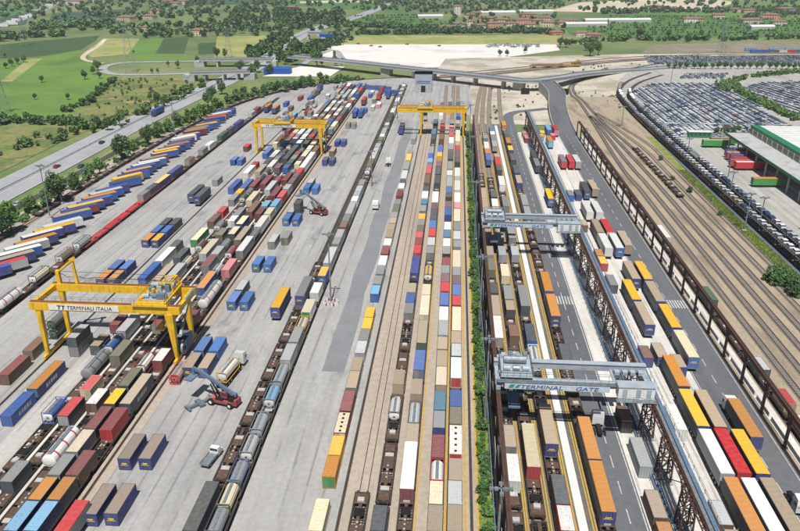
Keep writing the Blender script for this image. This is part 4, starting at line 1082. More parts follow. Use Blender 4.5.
    for x in (16.4,17.8): cb.bar((x,3.5,Z-.9),(x,3.5,Z+2.2),.2,.2,0)
    link('operator_cab', cb.mesh('operator_cab','bluegrey','glass'), tr)
    sp = MB().box(12.9,.6,4.6,15.3,6.8,5.0,0)
    for x in (13.2,15.0):
        for yy in (1.2,6.2): sp.bar((x,yy,5.0),(x,yy*.7+1.1,Z+2.2),.08,.08,1)
    link('spreader', sp.mesh('spreader','bluesteel','dark'), tr)
    return r
overhead(125.4, 'blue-grey overhead crane with lettered sign, above the white cab truck')
overhead(219.4, 'blue-grey overhead crane with lettered sign, beyond the yellow and blue box on the terminal apron')

# ------------------------------------------------------------------ far roads, fields, terrain patches
def rowmat(name, hexes, scale, *a, **k):
    """crop rows: drilled lines and mottled growth on top of the base tones"""
    m = wmat(name, hexes, scale, *a, **k); nt = m.node_tree; b = nt.nodes['Principled BSDF']
    src = b.inputs['Base Color'].links[0].from_socket
    wv = nt.nodes.new('ShaderNodeTexWave'); wv.bands_direction = 'X'; wv.inputs['Scale'].default_value = .09; wv.inputs['Distortion'].default_value = 1.5; wv.inputs['Detail Scale'].default_value = .3
    tc = nt.nodes.new('ShaderNodeTexCoord'); nt.links.new(tc.outputs['Object'], wv.inputs[0])
    r = ramp(nt, wv.outputs[1], [(.1,(.84,.86,.8)),(.6,(1,1,1))])
    mo = ramp(nt, noise(nt, .018, 8, rough=.7).outputs[0], [(.4,(1,1,1)),(.62,(1.25,1.12,.8)),(.72,(1.5,1.2,.9))])
    c = mixc(nt, mixc(nt, src, r.outputs[0], 1.0, 'MULTIPLY'), mo.outputs[0], .8, 'MULTIPLY')
    nt.links.new(c, b.inputs['Base Color'])
    return m
def gp(lst): return [G(x, y) for x, y in lst]
M['crop'] = rowmat('green_crop', ['#587d36','#678a3f','#4d6f31'], .012, .95, 6, .35, .25)
M['cropdark'] = rowmat('dark_green_crop', ['#395633','#425f38','#314a2d'], .02, .95, 6, .3, .3, stretch=(1,4,1))
M['cropteal'] = rowmat('vineyard_rows', ['#35564a','#3f6350','#2f4d42'], .03, .95, 6, .3, .35, stretch=(3,1,1))
M['meadow'] = wmat('dry_meadow', ['#9a9a5a','#8a9a55','#adA46a','#7a8f4c'], .02, .95, 8, .3, .3)
M['scrub'] = wmat('scrub_ground', ['#6f7f3f','#8f8d55','#5f7539','#a8946a'], .03, .95, 8, .4, .45)
M['vividgreen'] = rowmat('vivid_green_field', ['#446f35','#517a3d','#3b622f'], .01, .95, 6, .15, .25)
M['quarry'] = wmat('pale_quarry', ['#d0c4ae','#c2b59d','#dccfbb'], .01, .95, 8, .08, .15)
M['bank'] = wmat('brown_bank', ['#9c8f7e','#877e6c','#8a8a66'], .02, .95, 8, .1, .3)
M['verge'] = wmat('grass_verge', ['#5f7a3c','#75884a','#8d9159'], .05, .95, 8, .5, .4)
Z0 = -.40
FIELDS = [('crop_field','cropdark',[(0,44),(100,35),(96,40),(81,49),(39,56),(0,58)]),
 ('meadow','crop',[(0,60),(40,57.5),(82,50),(90,60),(112,78),(88,100),(70,116),(0,119)]),
 ('dry_strip','meadow',[(0,81),(28,58.5),(42,58),(12,81)]),
 ('dry_meadow','meadow',[(104,38),(140,38),(128,54),(92,57),(84,52)]),
 ('scrubland','scrub',[(113,78),(200,77),(184,92),(140,115),(62,130),(90,103)]),
 ('scrubland','scrub',[(0,126),(62,127),(120,116),(60,142),(0,172)]),
 ('crop_field','cropdark',[(164,38),(189,36),(184,53),(156,53)]),
 ('meadow','crop',[(132,40),(163,38),(155,54),(205,56),(205,60),(128,60)]),
 ('crop_field','cropdark',[(198,43),(216,42),(215,53),(198,54)]),
 ('dry_meadow','meadow',[(217,36),(264,35),(274,42),(244,58),(214,58)]),
 ('vineyard','cropteal',[(52,13),(140,8),(118,28),(48,27)]),
 ('vineyard','cropteal',[(0,18),(30,12),(26,24),(0,26)]),
 ('crop_field','vividgreen',[(0,6),(50,4),(28,12),(0,17)]),
 ('vineyard','cropteal',[(190,-2),(278,-2),(276,3.5),(190,5)]),
 ('crop_field','vividgreen',[(285,0),(420,-2),(400,12),(285,5)]),
 ('crop_field','vividgreen',[(350,16),(420,14),(470,28),(350,27)]),
 ('dry_meadow','meadow',[(330,35),(560,35),(590,44),(320,45)]),
 ('crop_field','vividgreen',[(560,20),(640,13),(800,20),(800,36),(640,38),(570,34)]),
 ('crop_field','cropdark',[(610,23),(800,22),(800,28),(640,30)]),
 ('meadow','crop',[(640,12),(760,12),(800,17),(800,22),(700,18)]),
 ('meadow','crop',[(700,4),(800,2),(800,9),(720,10)]),
 ('quarry_ground','quarry',[(548,11),(580,2),(700,-3),(738,2),(705,10.5),(640,8),(600,12)]),
 ('bare_bank','quarry',[(300,1),(370,-1),(374,2),(300,3)]),
 ('corridor_bank','bank',[(655,44),(800,41),(800,52),(640,53)]),
 ('grass_bank','verge',[(290,88),(300,68),(345,64),(380,80),(335,88),(300,96)]),
 ('grass_bank','verge',[(180,118),(215,100),(250,88),(290,90),(230,110)]),
]
for i, (nm, mt, pts) in enumerate(FIELDS):
    sheet(nm, gp(pts), Z0+.03*(i % 6)+.01, mt)
sheet('grass_verge', [(-177,60),(-158,60),(-158,330),(-154,420),(-146,480),(-130,525),(-150,560),(-172,560)], -.2, 'verge')
sheet('service_path', [(-165,60),(-157.5,60),(-157.5,330),(-154,400),(-159,400),(-165,330)], -.17, 'beige')
# motorway
MW = smooth_path([(-188,60),(-188.5,300),(-188,430),(-183,550),(-180,660),(-186,800),(-194,900),(-190,1050),(-160,1300),(-130,1800)], 5)
struct('motorway', strip_mb(MB(), MW, 21, -.16).mesh('motorway','motorway'))
m = MB()
for off in (-10, -1.2, 1.2, 10):
    L, Rr = strip_pts(MW, abs(off)*2)
    strip_mb(m, [tuple(p) for p in (L if off > 0 else Rr)], .3, -.15)
S = arclen(MW)
for k in range(90):
    for off in (-5.2, 5.2):
        p, a = at_len(MW, S, k*9+60); q = Vector((p.x+math.cos(a)*off, p.y+math.sin(a)*off))
        dd = Vector((-math.sin(a), math.cos(a))); strip_mb(m, [tuple(q-dd*1.6), tuple(q+dd*1.6)], .22, -.148)
struct('motorway_markings', m.mesh('motorway_markings','linewhite'))
gr = thing('guard_rail', 'grey steel guard rail along the middle of the motorway', 'guard rail', (0,0,0))
m = MB()
for a, b in zip(MW[:40], MW[1:41]): m.bar((*a,.55),(*b,.55),.3,.35)
link('rail_beam', m.mesh('rail_beam','galv'), gr)
m = MB()
for k in range(120):
    p, a = at_len(MW, S, k*6+80); m.box(p.x-.05,p.y-.05,-.16,p.x+.05,p.y+.05,.5)
link('post', m.mesh('post','galv'), gr)
def road(name, pts, w, z, m_='motorway', n=6): return struct(name, strip_mb(MB(), smooth_path(pts, n), w, z).mesh(name, m_))
road('slip_road', gp([(215,72),(160,74),(118,74),(103,70),(108,65),(130,62),(180,61),(240,60)]), 7.5, -.14)
road('dirt_track', gp([(105,39),(98,46),(84,55),(86,60),(103,63)]), 5, -.13, 'quarry')
road('distant_road', gp([(-20,31),(20,19),(46,8),(58,-1),(66,-8)]), 20, -.1)
road('lane', gp([(300,66),(318,55),(335,50),(350,62),(400,64)]), 6, -.1)
road('lane', gp([(290,22),(310,26),(322,36),(326,40)]), 10, -.1)
# two motorway overbridges, seen on the slip road
def bridge(name, label, pts, w, z, piers, rail_mat='galv', edge='conc_wall', zs=None, pier_w=1.6):
    r = thing(name, label, 'bridge', (0,0,0))
    zs = zs or [z]*len(pts)
    L, Rr = strip_pts(pts, w)
    d = MB()
    for i in range(len(pts)-1):
        a, b, c, e = Rr[i], Rr[i+1], L[i+1], L[i]
        z0, z1 = zs[i], zs[i+1]
        vs_ = [(a.x,a.y,z0-1.4),(b.x,b.y,z1-1.4),(c.x,c.y,z1-1.4),(e.x,e.y,z0-1.4),(a.x,a.y,z0),(b.x,b.y,z1),(c.x,c.y,z1),(e.x,e.y,z0)]
        d.add(vs_, [(3,2,1,0)],0); d.add(vs_, [(4,5,6,7)],1); d.add(vs_, [(0,1,5,4),(2,3,7,6)],0)
        if i == 0: d.add(vs_, [(3,0,4,7)],0)
        if i == len(pts)-2: d.add(vs_, [(1,2,6,5)],0)
    link('deck', d.mesh('deck',edge,'motorway'), r)
    for side in (L, Rr):
        rl = MB()
        for i in range(len(pts)-1):
            rl.bar((side[i].x,side[i].y,zs[i]+.45),(side[i+1].x,side[i+1].y,zs[i+1]+.45),.25,.9)
            rl.bar((side[i].x,side[i].y,zs[i]+1.3),(side[i+1].x,side[i+1].y,zs[i+1]+1.3),.12,.12)
        link('parapet', rl.mesh('parapet',rail_mat), r)
    for (x, y, a, pw) in piers:
        zt = z-1.4
        ca, sa = math.cos(a), math.sin(a)
        c = [(x+ca*u-sa*v, y+sa*u+ca*v) for u, v in ((-pw/2,-pier_w/2),(pw/2,-pier_w/2),(pw/2,pier_w/2),(-pw/2,pier_w/2))]
        link('pier', MB().prism(c, -.4, zt+.05).mesh('pier',edge), r)
    return r
for (p0, p1), lab in (((( 190,72.5),(250,71)),'near grey motorway overbridge on concrete abutments'),(((200,59),(272,59)),'second grey motorway overbridge behind the slip road')):
    A, B = G(*p0, 6), G(*p1, 6)
    mid = [(A[0]+(B[0]-A[0])*t, A[1]+(B[1]-A[1])*t) for t in (0,.25,.5,.75,1)]
    bridge('road_bridge', lab, mid, 9, 6, [(mid[1][0],mid[1][1],0,1.6),(mid[2][0]+3,mid[2][1],0,1.4),(mid[3][0]+2,mid[3][1],0,1.6),(mid[0][0],mid[0][1],0,9),(mid[4][0],mid[4][1],0,9)], pier_w=8)
A, B = G(308,33,7), G(345,33,7)
bridge('sign_bridge', 'far overbridge above the motorway where blue signs hang', [A,B], 9, 7, [(A[0],A[1],0,3),(B[0],B[1],0,3),((A[0]+B[0])/2,A[1],0,1.5)], pier_w=7)
sg = thing('motorway_sign', 'large blue motorway direction sign above the far carriageway', 'road sign', (*G(327,36,7),7.0))
link('panel', MB().box(-8,-5.4,-.6,8,-5.2,2.6).mesh('panel','bluep'), sg); link('frame', MB().box(-8.2,-5.19,-.8,8.2,-5.1,2.8).mesh('frame','galv'), sg)
# the long flyover above the track throat and its ramp down to the terminal road
fly = smooth_path([(-150,668),(-100,640),(-45,603),(-4,578),(33,553),(52,542),(70,552),G(585,73,4.5),G(625,69.5,1.5),G(700,65.5,0),G(790,63,0)], 4)
fly_z = [7.2]*25+[7.2-7.1*min(1,i/9) for i in range(1,30)]
pr_ = [(-57,610,R(-30),9),(-33,596,R(-30),2),(-17,588,R(-30),2),(-1.5,577,R(-30),1.6),(15.5,566,R(-30),1.6),(36,551,R(-30),1.6),(47,545,R(-35),8)]
bridge('flyover', 'long grey flyover on slim piers crossing the track throat', fly, 10.5, 7.2, pr_, pier_w=5, zs=fly_z[:len(fly)])
ramp_pts = smooth_path([(66,540),(69,505),(65.5,470),(63,435),(62,400)], 5)
nz = len(ramp_pts)
rz_ = [7.15*(1-i/(nz-1))**1.2-.05 for i in range(nz)]
rr = thing('flyover_ramp', 'grey walled ramp descending from the flyover to the terminal road', 'ramp', (0,0,0))
L, Rr = strip_pts(ramp_pts, 11)
d = MB()
for i in range(nz-1):
    a, b, c, e = Rr[i], Rr[i+1], L[i+1], L[i]
    vs_ = [(a.x,a.y,-.4),(b.x,b.y,-.4),(c.x,c.y,-.4),(e.x,e.y,-.4),(a.x,a.y,rz_[i]),(b.x,b.y,rz_[i+1]),(c.x,c.y,rz_[i+1]),(e.x,e.y,rz_[i])]
    d.add(vs_, [(4,5,6,7)],1); d.add(vs_, [(0,1,5,4),(2,3,7,6)],0)
link('embankment', d.mesh('embankment','conc_wall','asphalt'), rr)
for side in (L, Rr):
    rl = MB()
    for i in range(nz-1): rl.bar((side[i].x,side[i].y,rz_[i]+.45),(side[i+1].x,side[i+1].y,rz_[i+1]+.45),.3,1.0)
    link('parapet', rl.mesh('parapet','conc_wall'), rr)
for x, y, w in ((50,540,6),(77,540,7)):
    link('underpass_mouth', MB().box(x-w/2,y-14,-.3,x+w/2,y-13.2,4.2).mesh('underpass_mouth','dark'), rr)
road('loop_road', [(32.5,438),(34,452),(40,462),(50,468),(60,474)], 6, -.05, 'asphalt')

# ------------------------------------------------------------------ vegetation
rng = np.random.default_rng(5)
def leaf_cloud(n, lobes, leaf, rx, rz, cz, flat_=.6):
    """leaf quads spread over a set of lobes"""
    lc = rng.normal(0,1,(lobes,3)); lc /= np.linalg.norm(lc,axis=1)[:,None]; lc *= rng.uniform(.3,.8,(lobes,1))
    lr = rng.uniform(.3,.5,lobes)
    k = rng.integers(0,lobes,n)
    u = rng.normal(0,1,(n,3)); u /= np.linalg.norm(u,axis=1)[:,None]
    p = lc[k]+u*(lr[k]*rng.uniform(.55,1.05,n))[:,None]
    p = p*np.array([rx,rx,rz])+np.array([0,0,cz])
    nrm = u*.7+rng.normal(0,.6,(n,3))+np.array([0,0,.3]); nrm /= np.linalg.norm(nrm,axis=1)[:,None]
    a = np.cross(nrm, rng.normal(0,1,(n,3))); a /= np.linalg.norm(a,axis=1)[:,None]
    b = np.cross(nrm, a)
    s = leaf*rng.uniform(.6,1.3,(n,1))
    q = np.stack([p-a*s-b*s*.7, p+a*s-b*s*.5, p+a*s*.8+b*s*.8, p-a*s*.7+b*s], 1)
    return q.reshape(-1,3)
def quads_mesh(name, v, mat, mi=None, mats=None):
    n = len(v)//4
    me = bpy.data.meshes.new(name)
    me.vertices.add(n*4); me.vertices.foreach_set('co', v.astype(np.float32).ravel())
    me.loops.add(n*4); me.loops.foreach_set('vertex_index', np.arange(n*4,dtype=np.int32))
    me.polygons.add(n); me.polygons.foreach_set('loop_start', np.arange(0,n*4,4,dtype=np.int32)); me.polygons.foreach_set('loop_total', np.full(n,4,dtype=np.int32))
    for k in (mats or [mat]): me.materials.append(M[k])
    if mi is not None: me.polygons.foreach_set('material_index', mi.astype(np.int32))
    me.update(calc_edges=True); me.validate()
    return me
def trunk_mesh(h, r):
    m = MB().bar((0,0,-.3),(.1,.05,h),r*2,r*2,0,r*1.1,r*1.1)
    for k in range(5):
        a = k*1.256+.4; m.bar((.05,.03,h*(.55+.09*k)),(math.cos(a)*h*.35,math.sin(a)*h*.35,h*(1.0+.1*k)),r*.8,r*.8,0,r*.3,r*.3)
    return m.mesh('trunk','wood')
TREES = {}
for nm, mt in (('a','leaf'),('b','leafdark'),('c','leafbright')):
    TREES[nm] = (quads_mesh('crown', leaf_cloud(2600, 26, .16, 2.1, 2.5, 4.1), mt), trunk_mesh(2.6,.16))
TREES['p'] = (quads_mesh('crown', leaf_cloud(2000, 22, .15, 1.15, 3.2, 4.4), 'leafdark'), trunk_mesh(2.2,.13))
BUSH = [quads_mesh('foliage', leaf_cloud(900, 14, .11, 1.25, 1.0, .85), mt) for mt in ('leaf','leafbright','leafdark')]
BSTEM = MB().bar((0,0,-.2),(.02,0,.7),.1).bar((0,0,.2),(.5,.2,.9),.06).bar((0,0,.2),(-.4,-.3,.9),.06).mesh('stem','wood')
def tree(x, y, h, kind, label, group, z=-.3):
    r = thing('tree', label, 'tree', (x,y,z), random.uniform(0,6.28), group); s = h/6.6
    r.scale = (s*random.uniform(.9,1.2),s*random.uniform(.9,1.2),s)
    link('crown', TREES[kind][0], r); link('trunk', TREES[kind][1], r)
def bush(x, y, s, kind, label, group, z=-.15):
    r = thing('bush', label, 'bush', (x,y,z), random.uniform(0,6.28), group)
    r.scale = (s*random.uniform(.85,1.15),s*random.uniform(.85,1.15),s*random.uniform(.8,1.2))
    link('foliage', BUSH[kind], r); link('stem', BSTEM, r)
y = 88
while y < 400:
    s = random.uniform(.85,1.35) if random.random() < .8 else random.uniform(.45,.65)
    sz_ = 'tall' if s > 1.0 else 'mid-sized' if s > .7 else 'low'
    k = random.choice((0,0,1,2,2))
    bush(7.7+random.uniform(-.45,.45), y, s, k, '%s %s bush in the strip between crane rail and runway' % (sz_, ('green','bright green','dark green')[k]), 'bushes between crane rail and runway')
    y += random.uniform(1.3,2.3) if y < 260 else random.uniform(2,3.2)
gv = leaf_cloud(1, 1, .1, 1, 1, 0)
def blades(name, n, fx, fy, hmax, mat, parent=None):
    x = fx(n); yv = fy(n); h = rng.uniform(.3,1,n)*hmax; w = rng.uniform(.05,.16,n); a = rng.uniform(0,6.28,n)
    ca, sa = np.cos(a)*w, np.sin(a)*w; lx = rng.normal(0,.15,n); ly = rng.normal(0,.15,n)
    z0 = np.full(n,-.12)
    q = np.stack([np.stack([x-ca,yv-sa,z0],1), np.stack([x+ca,yv+sa,z0],1), np.stack([x+ca*.4+lx,yv+sa*.4+ly,z0+h],1), np.stack([x-ca*.4+lx,yv-sa*.4+ly,z0+h],1)],1)
    return quads_mesh(name, q.reshape(-1,3), mat)
stuff('grass', blades('grass', 9000, lambda n: rng.uniform(6.5,9.2,n), lambda n: 85+rng.power(1,n)*220, .6, 'blades'), None, 'rough grass growing under the hedge bushes', 'grass')
stuff('weeds', blades('weeds', 9000, lambda n: rng.uniform(103.2,107.2,n), lambda n: rng.uniform(185,330,n), .9, 'blades'), None, 'tall weeds between the sidings and the platform', 'weeds')
for px, py, s in ((768,280,1.9),(785,286,1.8),(776,277,1.7),(792,292,1.9),(781,281,1.7),(790,286,1.8),(797,297,1.7),(774,285,1.6),(660,160,1.0),(672,180,.9),(690,192,1.0),(720,215,.8)):
    bush(*G(px,py), s*1.3, 2, 'dark bush rooted in the weedy verge beside the platform', 'bushes in the weedy verge')
# trees along the motorway verge
VT = [(12,232,9,'c'),(3,238,8,'b'),(30,213,5.5,'b'),(60,203,10.5,'b'),(47,209,6,'a'),(75,192,6.5,'a'),(90,180,6,'a'),(100,174,6,'c'),(122,160,10.5,'b'),(134,155,6,'c'),(148,145,8.5,'b'),(158,138,7,'a'),(168,132,6,'a'),(178,126,7,'b'),(188,122,6,'a'),(200,116,6,'c')]
for px, py, h, k in VT:
    tree(*G(px,py), h*1.3, k, '%s %s tree on the verge between motorway and rusty wagons' % ('tall' if h > 9 else 'middling' if h > 6.2 else 'small', {'a':'green','b':'dark green','c':'bright green'}[k]), 'trees on the motorway verge')
# single field bushes and trees
FT = [(42,82,5,'b'),(35,99,4,'b'),(68,99,4,'b'),(85,79,7,'b'),(93,74,6,'a'),(98,70,8,'b'),(100,78,5,'b'),(6,68,5,'b'),(12,66,6,'a'),(18,64,6,'b'),(24,62,6,'a'),(5,57,4,'b'),(178,68,6,'a'),(168,66,4,'a'),(152,73,4,'b'),(158,73,4,'a'),(198,63,6,'b'),(134,53,3,'b'),
      (217,58,10,'b'),(225,58,8,'a'),(240,72,9,'b'),(252,78,10,'a'),(258,72,9,'a'),(270,74,8,'b'),(285,64,9,'a'),(290,61,9,'b'),(317,66,14,'b'),(322,66,9,'b'),(336,66,9,'b'),(342,66,7,'b'),(335,63,9,'p'),(165,106,7,'a'),(158,104,8,'b'),(150,100,5,'a'),(120,125,8,'a'),(108,130,7,'b'),(98,128,6,'a'),
      (212,100,9,'b'),(208,106,8,'a'),(222,94,8,'b'),(265,95,7,'a'),(278,92,8,'b'),(286,92,8,'a'),(295,90,7,'b'),(302,88,8,'a'),(310,85,7,'a'),(320,80,6,'b'),(590,56,14,'b'),(598,55,12,'a'),(586,50,8,'b'),(640,38,12,'b'),(668,38,10,'b'),(700,38,9,'a'),(485,68,0,''),(500,56,6,'b'),(507,56,6,'b'),(525,53,6,'a'),(560,47,10,'b'),(566,47,9,'b'),(688,42,8,'b')]
for px, py, h, k in FT:
    if h: tree(*G(px,py), h*1.15, k, '%s %s tree standing by itself in the country beyond the yard' % ('big' if h > 8 else 'mid-sized' if h > 5.5 else 'small', {'a':'green','b':'dark green','c':'bright green','p':'slender dark'}[k]), 'scattered country trees')
for k in range(22):
    px = 668+k*6.3+random.uniform(-1,1)
    tree(*G(px, 68.5+.02*k), random.uniform(5.5,7.5), 'b', 'round dark tree in the even row between two car lots', 'row of trees between car lots')
# far woods, hedgerows: merged foliage
def wood(name, spots, label, mat='leafdark', hr=(6,11), nleaf=95, leaf=.085):
    tmpl = [leaf_cloud(nleaf, 7, leaf*2.2, .5, .5, .5) for _ in range(5)]
    out = []
    for x, y in spots:
        if y > 800 and rng.random() < .3: continue
        h = rng.uniform(*hr); w = h*rng.uniform(.8,1.3)
        a = rng.uniform(0,6.28); t = tmpl[rng.integers(0,5)]
        ca, sa = math.cos(a), math.sin(a)
        out.append(np.stack([x+(t[:,0]*ca-t[:,1]*sa)*w, y+(t[:,0]*sa+t[:,1]*ca)*w, t[:,2]*h-.4], 1))
    return stuff(name, quads_mesh(name, np.concatenate(out), mat), None, label, 'woodland')
def scatter(poly, n):
    xs = [p[0] for p in poly]; ys = [p[1] for p in poly]; out = []
    while len(out) < n:
        x, y = rng.uniform(min(xs),max(xs)), rng.uniform(min(ys),max(ys)); ins = False
        for (x1,y1),(x2,y2) in zip(poly, poly[1:]+poly[:1]):
            if (y1 > y) != (y2 > y) and x < (x2-x1)*(y-y1)/(y2-y1)+x1: ins = not ins
        if ins: out.append((x,y))
    return out
def along(pts, n, jit=3):
    P = gp(pts); S_ = arclen(P)
    return [tuple(Vector(at_len(P,S_,rng.uniform(0,S_[-1]))[0])+Vector(rng.normal(0,jit,2))) for _ in range(n)]
wood('verge_shrubs', along([(0,232),(45,207),(100,170),(150,140),(200,112)], 150, 1.6), 'shrubs along the fence between motorway and wagons', 'leaf', (1.0,2.6), 90)
wood('hedgerow', along([(0,122),(45,122),(82,124)], 90, 2.5)+along([(62,112),(90,102),(112,80)], 60, 1.5), 'dark hedgerows around the meadow beside the motorway', 'leafdark', (2.5,5.5), 170, .05)
wood('scrub_bushes', scatter(gp([(113,80),(200,78),(184,92),(140,115),(62,130),(90,103)]), 110), 'low scrub bushes on the slope above the motorway', 'leaf', (1.0,3.0), 90, .06)
wood('embankment_bushes', along([(140,116),(185,93),(215,82)], 40, 4)+along([(0,150),(50,140),(110,122)], 42, 5)+along([(188,124),(225,104),(262,92),(300,86),(330,84),(350,78)], 110, 5), 'bushes crowding the embankments either side of the motorway', 'leaf', (2.5,6), 170, .05)
wood('woodland', scatter(gp([(30,24),(112,22),(112,30),(30,31)]), 130)+scatter(gp([(100,28),(232,24),(238,36),(120,38)]), 170)+along([(0,40),(14,38)], 40, 12)+along([(24,37),(60,36)], 30, 5), 'dark wood behind the crop fields beyond the motorway', 'leafdark', (5,10))
wood('woodland', scatter(gp([(225,10),(345,12),(352,33),(300,30),(235,28)]), 230)+scatter(gp([(200,22),(300,20),(300,40),(270,36),(200,34)]), 90)+along([(250,60),(275,46),(288,38)], 70, 8)+along([(280,62),(325,48),(345,36)], 60, 7), 'dense trees where the motorway narrows into the distance', 'leafdark', (5.5,10.5))
wood('tree_belt', along([(345,34),(420,33),(480,32),(560,33)], 230, 7)+along([(350,26),(420,28),(470,30)], 120, 10), 'tree belt behind the white gravel lot', 'leafdark', (5,8.5))
wood('woodland', scatter(gp([(340,2),(560,-1),(560,10),(455,14),(350,9)]), 330)+scatter(gp([(455,12),(560,12),(570,30),(440,32)]), 90)+scatter(gp([(575,9),(740,9),(800,7),(800,11),(600,14)]), 240), 'distant woodland around the village', 'leafdark', (5,9.5))
wood('tree_belt', along([(570,44),(620,40),(690,40),(800,38)], 110, 6)+along([(700,12),(800,10)], 90, 12)+along([(610,13),(700,11)], 60, 8)+along([(745,17),(800,14)], 60, 10), 'scattered tree belts among the vivid green fields', 'leafdark', (4.5,8))
wood('woodland', scatter([(-1100,1500),(1000,1600),(1000,2300),(-1300,2300)], 1500)+scatter([(-800,1150),(-350,1150),(-250,1600),(-1000,1600)], 350), 'far woodland closing the view behind fields and quarry', 'leafdark', (6,11), 70)
wood('scrub_bushes', scatter([(20,430),(60,470),(75,520),(100,520),(112,440),(114,540),(70,560),(25,560)], 60)+scatter([(85,600),(150,640),(220,700),(120,690)], 50), 'sparse scrub on the sandy ground around the track throat', 'leaf', (.6,2.0), 70, .07)
orch = []
for k in range(9): orch += along([(575+k*4,34-k*2.2),(800,35.5-k*2.3)], 130, .8)
for k in range(6): orch += along([(355+k*6,16+k*2.1),(425+k*7,15+k*2.4)], 60, .8)
for k in range(5): orch += along([(60+k*12,25-k*2.6),(128-k*2,26-k*3.4)], 50, .8)
wood('orchard_rows', orch, 'rows of low orchard trees striping the far green fields', 'leaf', (1.6,3.2), 34, .12)
wood('boundary_hedge', along([(725,92),(722,86),(728,84),(745,96),(770,108),(800,121)], 230, 2.2)+along([(727,84),(745,78),(800,72)], 90, 2), 'curved clipped hedge between the car lots', 'leaf', (3,4.6), 150, .05)

# ------------------------------------------------------------------ vehicles
def car_mesh(kind):
    """body profile swept across the width: hatchback, saloon, van-like"""
    if kind == 'hatch': P = [(-2.0,.35),(-2.02,.75),(-1.95,1.0),(-1.6,1.45),(-.2,1.48),(.55,1.42),(1.15,.98),(1.85,.82),(2.02,.62),(2.0,.35)]; G0, G1 = 3, 6
    elif kind == 'saloon': P = [(-2.2,.35),(-2.22,.85),(-1.75,.98),(-1.1,1.38),(.0,1.42),(.5,1.36),(1.2,.95),(2.0,.82),(2.2,.6),(2.18,.35)]; G0, G1 = 3, 6
    else: P = [(-2.3,.38),(-2.32,1.0),(-2.28,1.75),(-1.2,1.86),(.8,1.84),(1.2,1.75),(1.75,1.1),(2.2,.95),(2.36,.65),(2.34,.38)]; G0, G1 = 3, 6
    w = .86; m = MB(); n = len(P); zt = max(p[1] for p in P)
    def wx(z): return w*(1 if z < 1.0 else 1-.22*(z-1.0)/(zt-.95+1e-3))
    vs_ = [(-wx(z),y,z) for y, z in P]+[(wx(z),y,z) for y, z in P]
    for i in range(n-1):
        mat = 0
        if P[i][1] >= .9 and P[i+1][1] >= .9 and abs(P[i+1][1]-P[i][1]) > .28: mat = 1
        m.add(vs_, [(i, i+1, n+i+1, n+i)], mat)
    m.add(vs_, [tuple(range(n))[::-1]], 0); m.add(vs_, [tuple(range(n,2*n))], 0)
    # side windows a touch proud of the body
    for s in (-1, 1):
        zb = 1.02; top = zt-.1
        ys = [p[0] for p in P if p[1] > zt-.15]
        q = [(s*(wx(zb)+.012), min(ys)-.25, zb), (s*(wx(zb)+.012), max(ys)+.35, zb), (s*(wx(top)+.012), max(ys)-.1, top), (s*(wx(top)+.012), min(ys)+.05, top)]
        m.add(q if s > 0 else q[::-1], [(0,1,2,3)], 1)
    for y in (-1.3, 1.32):
        for s in (-1, 1): m.cyl((s*.84,y,.31),(s*.64,y,.31),.31,9,2)
    return m.mesh('car_'+kind, 'carpaint','glass','rubber')
CARS = {k: car_mesh(k) for k in ('hatch','saloon','van')}
CCOL = {'white': lin('#e2e3e3'), 'silver': lin('#a9b3bd'), 'grey': lin('#6f7b88'), 'black': lin('#22252a'), 'red': lin('#9c1f26'), 'blue': lin('#2a4470'), 'beige': lin('#c4b9a4'), 'green':lin('#5b9a4a')}
CK = ['white','white','white','white','silver','silver','silver','silver','silver','grey','grey','black','blue','silver','white','beige','white','grey','blue','white','silver','grey','silver','white','grey','silver','red']
def car(x, y, rz, c, label, group, z=0, kind=None):
    o = link('car', CARS[kind or random.choice(('hatch','hatch','saloon'))], None, (x,y,z), rz, CCOL[c])
    return tag(o, label, 'car', group)
# ---- car transporter trains
def carrier_mesh(L):
    h = L/2; m = MB()
    for z in (.95, 2.95): m.box(-1.35,-h+.3,z,1.35,h-.3,z+.12,0)
    n = 9
    for s in (-1,1):
        for i in range(n):
            y = -h+.5+i*(L-1)/(n-1); m.box(s*1.38-.07,y-.09,.9,s*1.38+.07,y+.09,3.6,1)
        m.box(s*1.38-.06,-h+.3,3.5,s*1.38+.06,h-.3,3.6,1); m.box(s*1.38-.05,-h+.3,1.08,s*1.38+.05,h-.3,2.1,2); m.box(s*1.38-.06,-h+.3,2.85,s*1.38+.06,h-.3,3.15,1)
    return m
CW = []
for pm in ('redp','rusty','dark'):
    mm = carrier_mesh(13.4)
    CW.append(dict(deck=mm.mesh('deck','galv','brownsteel',pm)))
def car_train(path, d0, d1, nm, seed):
    S_ = arclen(path); d = d0; i = 0; rnd = random.Random(seed)
    while d < d1:
        p, a = at_len(path, S_, d)
        ki = rnd.randrange(3)
        r = thing('car_carrier_wagon', '%s double-deck car carrier wagon on the %s car train' % (('red-sided','rusty','black')[ki], nm), 'rail wagon', (p.x,p.y,.06), a, 'car carrier wagons of the %s train' % nm)
        link('deck', CW[ki]['deck'], r)
        for sy in (-1,1): link('bogie', cached('bogie', bogie_mesh), r, (0,sy*4.6,0))
        if rnd.random() < .97:
            base = rnd.choice(('white','silver','white','grey'))
            for k in (-1,0,1):
                c = base if rnd.random() < .3 else rnd.choice(['white','white','white','white','silver','silver','silver','grey','blue','beige'])
                px_ = p+Vector((-math.sin(a),math.cos(a)))*k*4.45
                car(px_.x, px_.y, a, c, '%s new car on the upper deck of the %s car train' % (c, nm), 'cars carried by the %s train' % nm, 3.13)
        d += 13.8; i += 1
car_train(CC1, 125, 500, 'platform-side', 3)
car_train(CC2, 135, 480, 'apron-side', 8)
